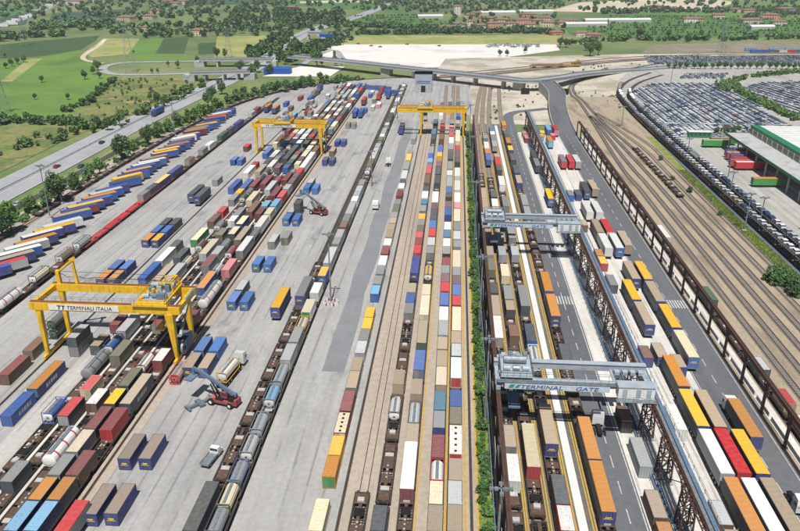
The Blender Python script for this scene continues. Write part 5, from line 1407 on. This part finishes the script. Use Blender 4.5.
# ---- storage lots of new cars
def lot(poly, px, py, rot):
    xs = [p[0] for p in poly]; ys = [p[1] for p in poly]; out = []
    cx, cy = sum(xs)/len(xs), sum(ys)/len(ys); ca, sa = math.cos(rot), math.sin(rot); D = max(max(xs)-min(xs), max(ys)-min(ys))
    u = -D; row = 0
    while u < D:
        v = -D; base = 'silver'; run = 0
        while v < D:
            if run <= 0: base = random.choice(CK[:-1]); run = random.randint(1,9)
            run -= 1
            x, y = cx+ca*u-sa*v, cy+sa*u+ca*v; ins = False
            for (x1,y1),(x2,y2) in zip(poly, poly[1:]+poly[:1]):
                if (y1 > y) != (y2 > y) and x < (x2-x1)*(y-y1)/(y2-y1)+x1: ins = not ins
            if ins and random.random() > .05 and (int(v/62) % 2 == int((v-5)/62) % 2): out.append((x,y,rot+math.pi/2*0+R(90)*0+random.uniform(-.02,.02),base if random.random() < .4 else random.choice(CK)))
            v += py*random.uniform(.98,1.04)
        u += px if row % 2 == 0 else px+.9; row += 1
    return out
P1 = [G(*p) for p in ((632,92),(676,137),(720,137),(796,131),(735,92),(712,84),(652,84))]
P2 = [G(*p) for p in ((742,90),(760,83),(830,80),(850,130),(800,118),(760,99))]
P3 = [G(*p) for p in ((644,56.5),(830,56.5),(830,65),(650,64))]
P4 = [G(*p) for p in ((684,74),(728,74),(722,79),(680,79))]
for k_, P_ in enumerate((P1,P2,P3)): sheet('car_lot', P_, -.085, 'lotgrey')
rows_ = lot(P1, 4.7, 2.25, R(90+90))
rows_ = [(x,y,R(90),c) for x,y,a,c in rows_]
rows_ += [(x,y,R(90),c) for x,y,a,c in lot(P2, 4.7, 2.25, R(8))]
rows_ += [(x,y,0,c) for x,y,a,c in lot(P3, 2.3, 4.9, R(4))]+[(x,y,0,c) for x,y,a,c in lot(P4, 2.8, 5.4, R(4))]
rows_.sort(key=lambda q: q[1])
NEAR = 110
for x, y, a, c in rows_[:NEAR]:
    car(x, y, a, c, '%s new car in the rows of the car lot nearest the green-trimmed warehouse' % c, 'cars stored in the lot by the warehouse', -.08)
def simple_car():
    b = [(-.86,-2.1,.25),(.86,-2.1,.25),(.86,2.1,.25),(-.86,2.1,.25),(-.86,-2.1,.92),(.86,-2.1,.92),(.86,2.1,.82),(-.86,2.1,.82)]
    t = [(-.8,-1.8,.92),(.8,-1.8,.92),(.8,1.1,.9),(-.8,1.1,.9),(-.62,-1.35,1.45),(.62,-1.35,1.45),(.62,.4,1.42),(-.62,.4,1.42)]
    qs = []; gl = []
    for vs_, fl in ((b,0),(t,1)):
        for f in ((4,5,6,7),(0,1,5,4),(1,2,6,5),(2,3,7,6),(3,0,4,7)):
            qs += [vs_[i] for i in f]; gl.append(1 if fl and f != (4,5,6,7) else 0)
    return np.array(qs), np.array(gl)
sv, sg_ = simple_car()
cl = sorted(set(CK)); outv = []; outm = []
for k in cl:
    m_, nt, b = nodes('car_'+k+'_paint'); b.inputs['Base Color'].default_value = CCOL[k]; b.inputs['Roughness'].default_value = .3; M['cp_'+k] = m_
for x, y, a, c in rows_[NEAR:]:
    ca, sa = math.cos(a), math.sin(a)
    outv.append(np.stack([x+sv[:,0]*ca-sv[:,1]*sa, y+sv[:,0]*sa+sv[:,1]*ca, sv[:,2]-.1], 1)); outm.append(np.where(sg_ == 1, len(cl), cl.index(c)))
stuff('parked_cars', quads_mesh('parked_cars', np.concatenate(outv), None, np.concatenate(outm), ['cp_'+k for k in cl]+['glass']), None, 'hundreds of new cars parked in dense rows beyond the nearer car lot', 'cars')
# ---- lorries, pick-up, reach stackers
def cab(parent, y, colr, z=0):
    m = MB().box(-1.2,y,.75,1.2,y+2.0,2.4,0)
    m.add([(-1.2,y,2.4),(1.2,y,2.4),(1.2,y+2.0,2.4),(-1.2,y+2.0,2.4),(-1.1,y+.1,3.55),(1.1,y+.1,3.55),(1.1,y+1.75,3.3),(-1.1,y+1.75,3.3)],[(4,5,6,7),(0,1,5,4),(1,2,6,5),(2,3,7,6),(3,0,4,7)],0)
    c = link('cab', m.mesh('cab','carpaint'), parent, color=CCOL[colr])
    w = MB().add([(-1.02,y+2.02,1.85),(1.02,y+2.02,1.85),(1.0,y+1.86,2.75),(-1.0,y+1.86,2.75)],[(3,2,1,0)])
    for s in (-1,1): w.box(s*1.205-.005,y+.9,1.9,s*1.205+.005,y+1.8,2.6)
    link('window', w.mesh('window','glass'), c)
    ch = MB().box(-.45,y-3.6,.7,.45,y+1.6,.98); link('chassis', ch.mesh('chassis','dark'), parent)
    for yy in (y+1.1, y-1.6, y-2.7):
        for s in (-1,1): link('wheel', cached('wheel', wheel_mesh), parent, (s*1.02,yy,0))
def truck(x, y, rz, cabc, label, spec=None, tank=False):
    r = thing('lorry', label, 'lorry', (x,y,0), rz, None)
    cab(r, 7.2, cabc)
    if spec:
        d = cached(('tr',13.6), lambda: trailer_meshes(13.6)); cs = spec.split('/')
        for n_, k, c in (('roof','roof',cs[0]),('side_curtain','side_l',cs[1]),('side_curtain','side_r',cs[1]),('rear_door','rear',cs[-1]),('front_wall','front',cs[-1])): link(n_, d[k], r, color=c)
        link('chassis', d['chassis'], r)
        for k in range(3):
            for s in (-1,1): link('wheel', cached('wheel', wheel_mesh), r, (s*1.05,-5.2+k*1.31,0))
    if tank:
        d = cached(('tank',7.15), lambda: tank_meshes(7.15))
        for n_, k, c in (('tank','t','white'),('frame','fr','yellow')): link(n_, d[k], r, (0,1.4,1.2), color=c)
        link('walkway', d['wk'], r, (0,1.4,1.2)); link('trailer_bed', MB().box(-1.2,-3.2,1.0,1.2,5.4,1.18).mesh('trailer_bed','dark'), r)
        for k in range(3):
            for s in (-1,1): link('wheel', cached('wheel', wheel_mesh), r, (s*1.05,-2.4+k*1.31,0))
    return r
truck(-50.5, 138.5, R(-8), 'white', 'white cab lorry with white and yellow tank beside the reach stacker', None, True)
truck(60.8, 127.5, 0, 'white', 'lorry with white cab and orange-roofed blue trailer driving the terminal road', 'orange/slate/navy')
truck(62.6, 120.6-8, R(180), 'white', 'white cab tractor with bare blue chassis facing the orange trailer', None)
truck(31.6, 120, 0, 'white', 'white cab tractor without trailer beneath the lettered overhead crane', None)
truck(-30.2, 322, 0, 'white', 'white lorry on the apron beside the grey box row', None)
truck(-29.4, 252+20, R(180), 'white', 'white van-fronted lorry facing the maroon box on the apron', None)
truck(-184, 438, R(180), 'blue', 'blue lorry driving on the motorway', 'blue/blue/blue')
truck(-29, 398, 0, 'black', 'dark lorry under the cantilever of the far yellow gantry', 'slate/navy/navy')
pk = thing('pickup_truck', 'small white pick-up with empty grey bed on the open apron', 'pickup', (-45,111.2,0), R(-12))
link('cab', MB().box(-.95,.6,.5,.95,2.4,1.25).add([(-.95,.6,1.25),(.95,.6,1.25),(.95,2.1,1.25),(-.95,2.1,1.25),(-.85,.75,2.05),(.85,.75,2.05),(.85,1.65,2.05),(-.85,1.65,2.05)],[(4,5,6,7),(0,1,5,4),(1,2,6,5),(2,3,7,6),(3,0,4,7)]).mesh('cab','whitep'), pk)
link('windscreen', MB().box(-.8,.6,1.4,.8,.66,1.9).mesh('windscreen','glass'), pk)
link('bed', MB().box(-.98,-3.2,.75,.98,.5,.85).box(-.98,-3.2,.85,-.92,.5,1.15).box(.92,-3.2,.85,.98,.5,1.15).box(-.92,-3.2,.85,.92,-3.14,1.15).mesh('bed','galv'), pk)
for yy in (-2.3,1.7):
    for s in (-1,1):
        w_ = link('wheel', cached('wheel', wheel_mesh), pk, (s*.85,yy,0)); w_.scale = (.8,.7,.7)
def stacker(x, y, rz, label, boomc='bluesteel', reach=11, load=None, hgt=9.5):
    r = thing('reach_stacker', label, 'reach stacker', (x,y,0), rz, 'reach stackers on the truck apron')
    r.scale = (.82,.82,.82)
    link('chassis', MB().box(-1.6,-3.8,.9,1.6,3.6,1.7).box(-1.3,-4.6,.8,1.3,-3.8,2.4).box(-1.9,2.2,.7,1.9,3.8,1.5).mesh('chassis','redp'), r)
    for yy, rr_ in ((-2.8,.85),(2.9,.95)):
        for s in (-1,1):
            wm = MB().cyl((s*2.0,yy,rr_),(s*1.3,yy,rr_),rr_,16,0); wm.cyl((s*2.03,yy,rr_),(s*1.9,yy,rr_),rr_*.5,10,1)
            link('wheel', wm.mesh('wheel','rubber','whitep'), r)
    c = link('cab', MB().box(-.8,-1.6,2.2,.8,.2,4.1).mesh('cab','redp'), r)
    link('window', MB().box(-.7,.2,2.9,.7,.24,3.9).box(-.82,-1.4,2.9,-.8,0,3.9).box(.8,-1.4,2.9,.82,0,3.9).mesh('window','glass'), c)
    pts = (0,-3.6,3.4),(0,-3.6+reach*.85,hgt*.92),(0,-3.6+reach,hgt)
    link('boom', MB().bar(pts[0],pts[1],.75,.85).bar((0,-3.6+reach*.5,(3.4+hgt*.92)/2+.2),pts[2],.55,.6).box(-.5,-4.2,3.0,.5,-3.2,3.9).mesh('boom',boomc), r)
    hs_ = MB()
    for k_ in (-.45,.45): hs_.bar((k_,-3.0,1.8),(k_,-3.6+reach*.4,hgt*.62),.09); hs_.bar((k_*1.6,-1.2,1.7),(k_*1.2,-3.6+reach*.55,hgt*.7),.16)
    hs_.box(-1.2,-3.7,1.7,-.3,-2.2,2.6).box(.3,-3.7,1.7,1.2,-2.4,2.5).box(-1.5,-.6,1.7,-1.0,1.6,2.2).box(1.0,-.4,1.7,1.5,1.6,2.1)
    link('engine_cover', hs_.mesh('engine_cover','dark'), r)
    link('boom_post', MB().bar((-.7,-3.6,1.6),(-.5,-3.6,3.6),.35).bar((.7,-3.6,1.6),(.5,-3.6,3.6),.35).bar((-.6,1.5,1.7),(-.4,reach*.45-3.6+1.5,5.6),.28).bar((.6,1.5,1.7),(.4,reach*.45-3.6+1.5,5.6),.28).box(-.75,-3.75,1.5,.75,1.7,1.75).mesh('boom_post','dark'), r)
    ey = -3.6+reach
    link('spreader', MB().bar((0,ey,hgt),(0,ey,hgt-2.2),.6).box(-3.0,ey-1.1,hgt-2.6,3.0,ey+1.1,hgt-2.2).mesh('spreader','bluesteel'), r)
    return r
stacker(-48.5, 130, R(75), 'red reach stacker with long blue boom beside the white and yellow tank lorry', reach=12)
link('lifting_spreader', MB().box(-3.2,-.4,.0,3.2,.4,.5).box(-3.2,-1.2,.1,-2.7,1.2,.45).box(2.7,-1.2,.1,3.2,1.2,.45).box(-.6,-1.4,.1,.6,1.4,.6).mesh('lifting_spreader','platform'), None, (-53.6,129.3,.0), R(48))
tag(bpy.data.objects['lifting_spreader'], 'dark slate lifting spreader lying on the apron beside the red reach stacker', 'spreader')
stacker(-50.5, 257, R(68), 'red reach stacker with grey boom beside the blue box pair and dark stack', 'galv', 13, hgt=10.5)
for k in range(2): put_box(-57.8, 256, 2.62*k, 6.06, ('slate','darkgrey','darkgreen')[k]+'/slate', '%s container, %s of the two stacked before the reach stacker' % (('slate','dark grey','dark green')[k], ('lower','upper','top')[k]), 'containers stacked before the reach stacker')
put_box(-91.0, 150.5, 0, 7.15, 'tan/grey', 'grey swap body, lower of the two stacked at the gantry leg', None, swap=True)
put_box(-91.0, 150.5, 2.62, 7.15, 'lightgrey/slate', 'pale grey swap body, upper of the two stacked at the gantry leg', None, swap=True)
for k in (0,1): put_tank(-100.8, 158.5, 2.62*k, 7.15, 'olive/darkgrey/darkgreen', 'olive tank container, %s of two stacked outside the gantry leg' % ('lower','upper')[k], None)
put_tank(-62.0, 139.5, .0, 6.06, 'tan/red/red', 'tan tank container with red end standing by the gantry leg', None)
for c, px, py, rzz in (('blue',81,167,180),('red',57,167,0),('black',102,143,0),('black',123,138,0),('silver',17,205,180),('white',205,98,0),('grey',250,74,0),('silver',285,52,0),('white',303,42,0)):
    q = G(px,py); car(q[0], q[1], R(rzz), c, '%s car driving on the motorway' % c, 'cars on the motorway', -.15, 'saloon')
for k, (px, py) in enumerate(((4,27),(12,23),(17,21),(24,18),(36,12),(44,9),(50,6),(14,25),(30,17))):
    q = G(px,py); b = link('lorry', MB().box(-1.3,-7,.9,1.3,5.4,4.0,0).box(-1.25,5.8,.7,1.25,7.6,3.3,1).box(-1.1,-6,.0,1.1,-3.4,.9,2).box(-1.1,5.6,.0,1.1,6.8,.7,2).mesh('lorry','whitep','bluep' if k % 2 else 'redp','rubber'), None, (q[0],q[1],-.05), R(-62))
    tag(b, 'distant white-bodied lorry with %s cab on the far road' % ('blue' if k % 2 else 'red'), 'lorry', 'lorries on the far road')

# ------------------------------------------------------------------ warehouse with green-edged canopy
wh = thing('warehouse', 'large white-roofed warehouse with green fascia and long canopy', 'warehouse', (0,0,0))
def wx_(y): return 0
X0, X1, X2, YA, YB = 137.5, 148.8, 152.5, 225, 373
link('wall', MB().box(X1+.3,YA,-.2,230,YB-2,7.6).mesh('wall','conc_wall'), wh)
link('canopy_roof', MB().box(X0,YA,7.9,X1,YB,8.25,0).mesh('canopy_roof','conc_wall'), wh)
link('fascia', MB().box(X0-.25,YA,7.2,X0-.02,YB+.2,8.5).box(X0-.25,YB+.2,7.2,X1,YB+.4,8.5).mesh('fascia','greenp'), wh)
link('upper_wall', MB().box(X1+.2,YA,8.25,X1+.8,YB,11.0).mesh('upper_wall','mullion'), wh)
m = link('upper_fascia', MB().box(X1+.2,YA,11.0,X1+4.2,YB,12.3).mesh('upper_fascia','greenp'), wh)
rf = link('roof', MB().box(X1+4.2,YA,11.2,232,YB,12.1).mesh('roof','whiteroof'), wh)
sm = MB().box(0,0,0,76,.25,.12).mesh('roof_seam','conc_wall')
for k in range(38): link('roof_seam', sm, rf, (X1+5,YA+4+k*4.1,12.1))
wm = MB().box(-.06,-2.2,.5,.0,2.2,2.2).mesh('window','glass'); pm = MB().box(-.25,-.35,0,0,.35,2.75).mesh('pilaster','conc_wall')
for k in range(26):
    link('window', wm, wh, (X1+.19,YA+3+k*6,8.3)); link('pilaster', pm, wh, (X1+.18,YA+k*6,8.25))
cm = MB().box(-.3,-.3,-.2,.3,.3,7.9).mesh('column','conc_wall')
for k in range(14): link('column', cm, wh, (X0+.8,YA+2+k*11.8,0))
dm = MB().box(-.1,-1.6,0,0,1.6,4.2).mesh('dock_door','dark')
for k in range(20): link('dock_door', dm, wh, (X1+.28,YA+6+k*7.6,1.0))
dk2 = link('loading_dock', MB().box(X0+5,YA,-.1,X1+.2,YB-2,1.1).mesh('loading_dock','conc_wall'), wh)
def gtrailer(x, y, rz, lab, spec='orange/green/green'):
    put_trailer(x, y, 13.6, spec, lab, 'trailers at the warehouse canopy', rz, logo=False)
gtrailer(134, 306.5, R(-88), 'bright green trailer with orange roof backing to the canopy, standing alone', 'orange/green/green')
gtrailer(134.5, 376, R(-90), 'green trailer with tan roof parked at the canopy corner', 'tan/green/green')
gtrailer(140, 381.5, R(-90), 'second green and tan trailer beyond the canopy corner', 'tan/green/green')
for i, (x, y, s_) in enumerate([(137.5,341,'red/maroon'),(135,337,'red/red'),(136,333,'white/red'),(138,346,'blue/blue'),(138,351,'orange/red'),(139,355.5,'navy/blue')]):
    gtrailer(x, y, R(-90+i), '%s and %s trailer docked in the row under the canopy edge' % tuple(s_.split('/')), s_+'/'+s_.split('/')[1])
gb = thing('gatehouse', 'low green prefab gatehouse at the car lot edge', 'building', (133,399,0))
link('wall', MB().box(-6,-2,-.1,6,2,3).mesh('wall','greenp'), gb); link('roof', MB().box(-6.3,-2.3,3,6.3,2.3,3.25).mesh('roof','whiteroof'), gb)
for k in range(5): link('window', MB().box(-5.2+k*2.3,-2.05,1.2,-4+k*2.3,-2.002,2.3).mesh('window','glass'), gb)
for k, (px,py) in enumerate(((716,134),(722,134),(727,133.5),(733,133),(738,132))):
    tree(*G(px,py), 4.5, 'b', 'small dark tree in the row behind the gatehouse', 'trees behind the gatehouse')

# ------------------------------------------------------------------ masts, pylons, fence
def mast_meshes(h):
    pole = MB().cyl((0,0,0),(0,0,h),.28,10,0,r2=.14)
    hd = MB().box(-1.5,-.1,h-.15,1.5,.1,h).box(-.1,-1.2,h-.15,.1,1.2,h)
    for x, y in ((-1.4,0),(-.7,0),(.7,0),(1.4,0),(0,-1.1),(0,1.1)): hd.box(x-.28,y-.22,h-.35,x+.28,y+.22,h+.05)
    return pole.mesh('pole','galv'), hd.mesh('lamp_head','galv'), MB().box(-.7,-.7,-.1,.7,.7,.5).mesh('footing','conc_wall')
def mast(x, y, h, label, group='floodlight masts in the yard'):
    p, hd, ft = cached(('mast',h), lambda: mast_meshes(h))
    r = thing('floodlight_mast', label, 'light mast', (x,y,0), 0, group)
    link('pole', p, r); link('lamp_head', hd, r); link('footing', ft, r)
mast(-33.2, 181, 21, 'floodlight mast ringed by red and white barriers on the central apron')
mast(-33.9, 291.7, 16, 'slim floodlight mast on the central apron beside the grey tank train')
mast(-34, 430, 18, 'floodlight mast beside the far end of the tank train')
for k, (y, h) in enumerate(((82,21),(125.6,21),(168,21),(233.7,21),(300,21),(370,21))):
    mast(8.2, y, h, 'floodlight mast rising from the bushes beside the %s' % ('brown runway','lettered overhead crane','brown runway midway','second overhead crane','runway far end','flyover-side gantry')[k], 'floodlight masts along the bushes')
mast(-150.7, 245.8, 20, 'tall floodlight mast beside the rusty wagons and slanted trailers')
mast(-154.5, 262, 10, 'short lamp mast beside the rusty wagons', 'lamp masts along the fence')
mast(-152, 380, 18, 'tall floodlight mast on the curve of rusty wagons')
for k, (x, y, h) in enumerate(((112.4,349,10.5),(112.4,289,11),(112.4,257,10.5),(112.4,225,10.5),(104.5,250,14),(121.5,318,14),(160,560,18),(96,420,12))):
    mast(x, y, h, 'lamp mast standing between the two car trains' if x == 112.4 else 'lamp mast at the edge of the %s' % ('sidings' if x < 110 else 'car terminal apron'), 'masts around the car terminal')
for i in range(6):
    a = i*1.047
    b = link('barrier', MB().box(-.75,-.2,0,.75,.2,.8,0).box(-.25,-.205,0,.25,.205,.805,1).mesh('barrier','whitep','redp'), None, (-33.2+math.cos(a)*1.9,181+math.sin(a)*1.9,-.1), a+1.57)
    tag(b, 'red and white barrier around the floodlight mast foot', 'barrier', 'barriers round the mast')
def pylon(x, y, h, label):
    r = thing('power_pylon', label, 'pylon', (x,y,-.3), R(20), 'lattice power pylons in the fields')
    m = MB(); b = h*.11
    def w(z): return b*(1-z/h)**1.1*.9+.35
    zs = [h*t for t in (0,.18,.34,.48,.6,.7,.79,.87,.94,1)]
    for sx in (-1,1):
        for sy in (-1,1):
            for z0, z1 in zip(zs, zs[1:]): m.bar((sx*w(z0),sy*w(z0),z0),(sx*w(z1),sy*w(z1),z1),.17)
    for z0, z1 in zip(zs, zs[1:]):
        for s in (-1,1):
            m.bar((-w(z0),s*w(z0),z0),(w(z1),s*w(z1),z1),.09); m.bar((w(z0),s*w(z0),z0),(-w(z1),s*w(z1),z1),.09)
            m.bar((s*w(z0),-w(z0),z0),(s*w(z1),w(z1),z1),.09); m.bar((s*w(z0),w(z0),z0),(s*w(z1),-w(z1),z1),.09)
    link('tower', m.mesh('tower','galv'), r)
    for z, l in ((h*.68,5),(h*.8,6),(h*.92,4.2)):
        a = MB()
        for s in (-1,1): a.bar((0,0,z+.8),(s*l,0,z),.2); a.bar((0,0,z-.4),(s*l,0,z),.2); a.bar((s*l,0,z),(s*l,0,z-1.6),.16)
        link('cross_arm', a.mesh('cross_arm','galv'), r)
pylon(-478.6, 799, 36, 'steel lattice pylon in the dark crop field')
pylon(-275.6, 609, 44, 'tallest lattice pylon, beside the slip road loop')
pylon(-283, 436, 26, 'lattice pylon in the green meadow')
pylon(*G(229,58), 30, 'lattice pylon behind the motorway overbridge')
pylon(*G(721,52), 30, 'lattice pylon beside the storage lot')
fe = thing('boundary_fence', 'pale panel fence on posts between verge and rusty wagons', 'fence', (0,0,0))
fp = MB().box(-.06,-2.45,.0,.06,2.45,2.3)
for k in range(7): fp.box(.06,-2.2+k*.7,.0,.1,-2.1+k*.7,2.3)
fp = fp.mesh('panel','conc_wall'); fpo = MB().box(-.15,-.12,-.2,.15,.12,2.6).mesh('post','conc_wall')
for k in range(44): link('panel', fp, fe, (-167.4,190+k*5.05,-.2)); link('post', fpo, fe, (-167.4,187.5+k*5.05,-.2))

# ------------------------------------------------------------------ village, sheds and far rail things
def house(x, y, w, d, h, rz, wallc, label, group='houses beyond the gravel lot', roofm='rooftile', rise=2.2):
    r = thing('house', label, 'house', (x,y,-.4), rz, group)
    link('wall', MB().box(-w/2,-d/2,0,w/2,d/2,h).mesh('wall','plaster'), r, color=wallc)
    o = .6; W2, D2 = w/2+o, d/2+o
    rm = MB().add([(-W2,-D2,h),(W2,-D2,h),(W2,D2,h),(-W2,D2,h),(-W2+D2*.8,0,h+rise),(W2-D2*.8,0,h+rise)],[(0,1,5,4),(1,2,5),(2,3,4,5),(3,0,4),(3,2,1,0)])
    rf = link('roof', rm.mesh('roof',roofm), r)
    link('chimney', MB().box(w*.15,.4,h+.6,w*.15+.8,1.2,h+rise+.9).mesh('chimney','rooftile'), rf)
    wm = cached('hwin', lambda: MB().box(-.55,-.06,-.75,.55,0,.75).mesh('window','glass'))
    for fl in range(int(h//2.9)):
        for k in range(max(2,int(w//3.5))):
            link('window', wm, r, (-w/2+1.6+k*(w-3.2)/max(1,int(w//3.5)-1), -d/2-.002, 1.6+fl*2.9))
    link('door', cached('hdoor', lambda: MB().box(-.6,-.08,0,.6,0,2.2).mesh('door','wood')), r, (.3,-d/2-.002,.02))
PC = {'cream':lin('#d8cbb0'),'white':lin('#dcdad2'),'pink':lin('#d59a86'),'ochre':lin('#cdb184'),'grey':lin('#a9a8a3')}
HV = [(460,30,'white',16,9),(457,15,'white',12,15),(472,25,'cream',14,6),(481,29,'cream',14,6),(493,29,'pink',18,8.5),(502,23,'cream',22,6),(486,21,'ochre',24,6),(510,27,'cream',16,6),(522,24,'pink',26,7),(530,28,'cream',16,6),(538,24,'ochre',20,6),(470,18,'cream',16,6),(476,16,'pink',18,6),(528,18,'pink',24,7),(548,26,'cream',18,6),(545,21,'ochre',18,6),(446,30,'cream',18,5.5),(556,35,'pink',16,4.5),(563,26,'cream',16,6),(572,24,'cream',16,6),(593,38,'pink',18,5),(580,36,'cream',16,5),
      (127,21,'ochre',26,7),(90,22,'pink',22,4),(150,19,'cream',20,6),(155,13,'ochre',20,6),(200,35,'cream',20,7),(145,30,'cream',14,5),(175,6,'cream',24,7),(183,4,'cream',22,7),(75,4,'white',30,7),(95,2,'white',34,8),(168,4,'ochre',22,7),(690,22,'white',20,6),(697,22,'ochre',18,6),(750,23,'white',30,6),(770,18,'pink',26,6),(778,25,'white',20,6),(748,13,'ochre',20,6),(718,18,'cream',18,6),(735,12,'cream',18,6),(655,9,'grey',30,6),(785,12,'grey',30,7),(292,10,'maroon',18,6)]
for i, (px, py, c, w, h) in enumerate(HV):
    q = G(px, py)
    cc = PC.get(c) or PAL[c]
    zone = 'in the village behind the gravel lot' if 440 < px < 600 else 'among the trees beyond the motorway' if px < 300 else 'beyond the vivid green fields'
    house(q[0], q[1], w, w*.6, h, random.uniform(-.4,.4), cc, '%s %s house with terracotta roof %s' % ('tall' if h > 8 else 'long' if w > 21 else 'small', c, zone), 'houses '+zone)
def shed(px, py, w, d, label, roofm='whiteroof', h=4):
    q = G(px,py); r = thing('farm_shed', label, 'shed', (q[0],q[1],-.4), R(12), 'long farm sheds')
    link('wall', MB().box(-w/2,-d/2,0,w/2,d/2,h).mesh('wall','conc_wall'), r)
    n = 8; vs_ = []
    for i in range(n+1):
        a = math.pi*i/n
        vs_ += [(-w/2-.3,-math.cos(a)*d/2*1.02,h+math.sin(a)*2.2),(w/2+.3,-math.cos(a)*d/2*1.02,h+math.sin(a)*2.2)]
    link('roof', MB().add(vs_, [(2*i,2*i+1,2*i+3,2*i+2) for i in range(n)]+[tuple(range(0,2*n+2,2)),tuple(range(1,2*n+2,2))[::-1]]).mesh('roof',roofm), r)
    link('door', MB().box(w/2,-1.5,0,w/2+.08,1.5,3).mesh('door','bluegrey'), r)
for a in ((585,26,60,14,'long arched farm shed next to the village'),(606,22,70,14,'second long arched farm shed behind the first'),(628,22,66,14,'third long arched farm shed by the green field'),(497,14,60,22,'wide grey industrial shed behind the village'),(535,13,60,20,'wide pale industrial shed behind the village'),(760,29,34,14,'white farm shed in the vivid green field'),(430,18,40,12,'pale glasshouse shed near the tree belt')):
    shed(*a)
# white checkpoint portal over the tracks
cp = thing('checkpoint_building', 'tall white box building with blue stripes under the flyover', 'building', (-23,533,0))
link('wall', MB().box(-6.2,-4,0,6.2,6,13).mesh('wall','conc_wall'), cp)
for k_ in range(4): link('panel', MB().box(-6.0+k_*3.05,-4.05,5.0,-3.1+k_*3.05,-4.002,12.8).mesh('panel','bluegrey'), cp); link('roof', MB().box(-6.5,-4.3,13,6.5,6.3,13.4).mesh('roof','conc_wall'), cp)
for z in (6.2,7.4): link('stripe', MB().box(-5,-4.1,z,5,-4.051,z+.5).mesh('stripe','signblue'), cp)
link('gate', MB().box(-1.6,-4.08,0,1.6,-4.003,4.6).mesh('gate','dark'), cp)
put_trailer(-43, 514, 13.6, 'blue/blue/blue', 'blue trailer parked crosswise near the checkpoint building', None, R(88), logo=False)
for k, (px,py) in enumerate(((370,85),(378,85),(383,86))): put_box(*G(px,py,3), 0, 12.19, 'navy/blue', 'dark blue container standing near the flyover abutment', 'containers near the abutment', rz=R(80))
for k, (x, y, c) in enumerate([(-8,455,'maroon'),(-3,455,'yellow'),(2.5,455,'lightblue'),(-8,470,'purple'),(-3,470,'navy'),(2.5,470,'slate'),(-3,485,'tan'),(2.5,485,'grey'),(-8,440,'white'),(2.5,438,'blue')]):
    put_box(x, y, 0, 12.19, c, '%s container in the block beyond the cantilever gantry' % cname(c), 'containers beyond the cantilever gantry')
# blue roofed shed beside motorway
bs = thing('covered_stack', 'low blue-covered stack beside the motorway gravel yard', 'shed', (*G(278,73),-.3), R(4))
for k in range(3): link('cover', MB().box(-11,-5+k*4,0,11,-1.6+k*4,4.2).add([(-11.2,-5.2+k*4,4.2),(11.2,-5.2+k*4,4.2),(11.2,-1.4+k*4,4.2),(-11.2,-1.4+k*4,4.2),(-11.2,-3.3+k*4,5.2),(11.2,-3.3+k*4,5.2)],[(0,1,5,4),(2,3,4,5),(1,2,5),(3,0,4)]).mesh('cover','bluep'), bs)
# yellow track maintenance train
q = G(556,67)
wt = thing('maintenance_train', 'yellow track maintenance train with crane cab beyond the flyover', 'train', (q[0],q[1],-.1), R(-78))
link('body', MB().box(-1.4,-24,1.0,1.4,14,2.4).box(-1.4,14,1.0,1.4,22,4.0).mesh('body','ochre'), wt)
link('boom', MB().bar((0,17,4.0),(0,20,5.8),1.2).bar((0,20,5.8),(0,22.5,4.6),.7).mesh('boom','ochre'), wt)
link('ballast_load', MB().box(-1.2,-22,2.4,1.2,6,3.2).mesh('ballast_load','ballastrust'), wt)
link('window', MB().box(-1.45,15,2.9,1.45,23,3.8).mesh('window','glass'), wt)
for k in range(4): link('bogie', cached('bogie', bogie_mesh), wt, (0,-20+k*13.3,0))
for k in range(9):
    q = G(756+k*8.2,52.5-.02*k); c = ('blue','navy','slate','lightgrey','red','teal','blue','maroon','orange')[k]
    put_box(q[0], q[1], .2, 12.19, c, '%s container in the far row behind the storage lot' % cname(c), 'containers behind the storage lot', rz=R(90))
    if k in (0,3,5): put_box(q[0]+.3, q[1]+16, .2, 12.19, 'lightblue', 'light blue container behind the far row of the storage lot', 'containers behind the storage lot back row', rz=R(90))
# white vans on the gravel lot
for k in range(70):
    px = 487+random.random()*52; py = 44.3+random.random()*3.2
    q = G(px,py); car(q[0], q[1], random.choice((0,R(90),R(30))), 'white', 'white van parked in the cluster on the gravel lot', 'white vans on the gravel lot', -.2, 'van')
for px, py in ((358,44),(371,46),(407,44.5),(439,46),(380,47)):
    q = G(px,py); car(q[0], q[1], R(70), 'red', 'red car parked on the empty part of the gravel lot', 'cars on the gravel lot', -.2)

# ------------------------------------------------------------------ summer haze
hm_ = bpy.data.materials.new('haze_air'); hm_.use_nodes = True
hn = hm_.node_tree; hn.nodes.clear()
ho = hn.nodes.new('ShaderNodeOutputMaterial'); hv = hn.nodes.new('ShaderNodeVolumePrincipled')
hv.inputs['Color'].default_value = (.86,.92,1,1); hv.inputs['Density'].default_value = .00013; hv.inputs['Anisotropy'].default_value = .2
hn.links.new(hv.outputs[0], ho.inputs['Volume'])
hz = link('haze', MB().box(-5200,-450,-1.6,5200,7200,94).mesh('haze', hm_)); hz['kind'] = 'stuff'
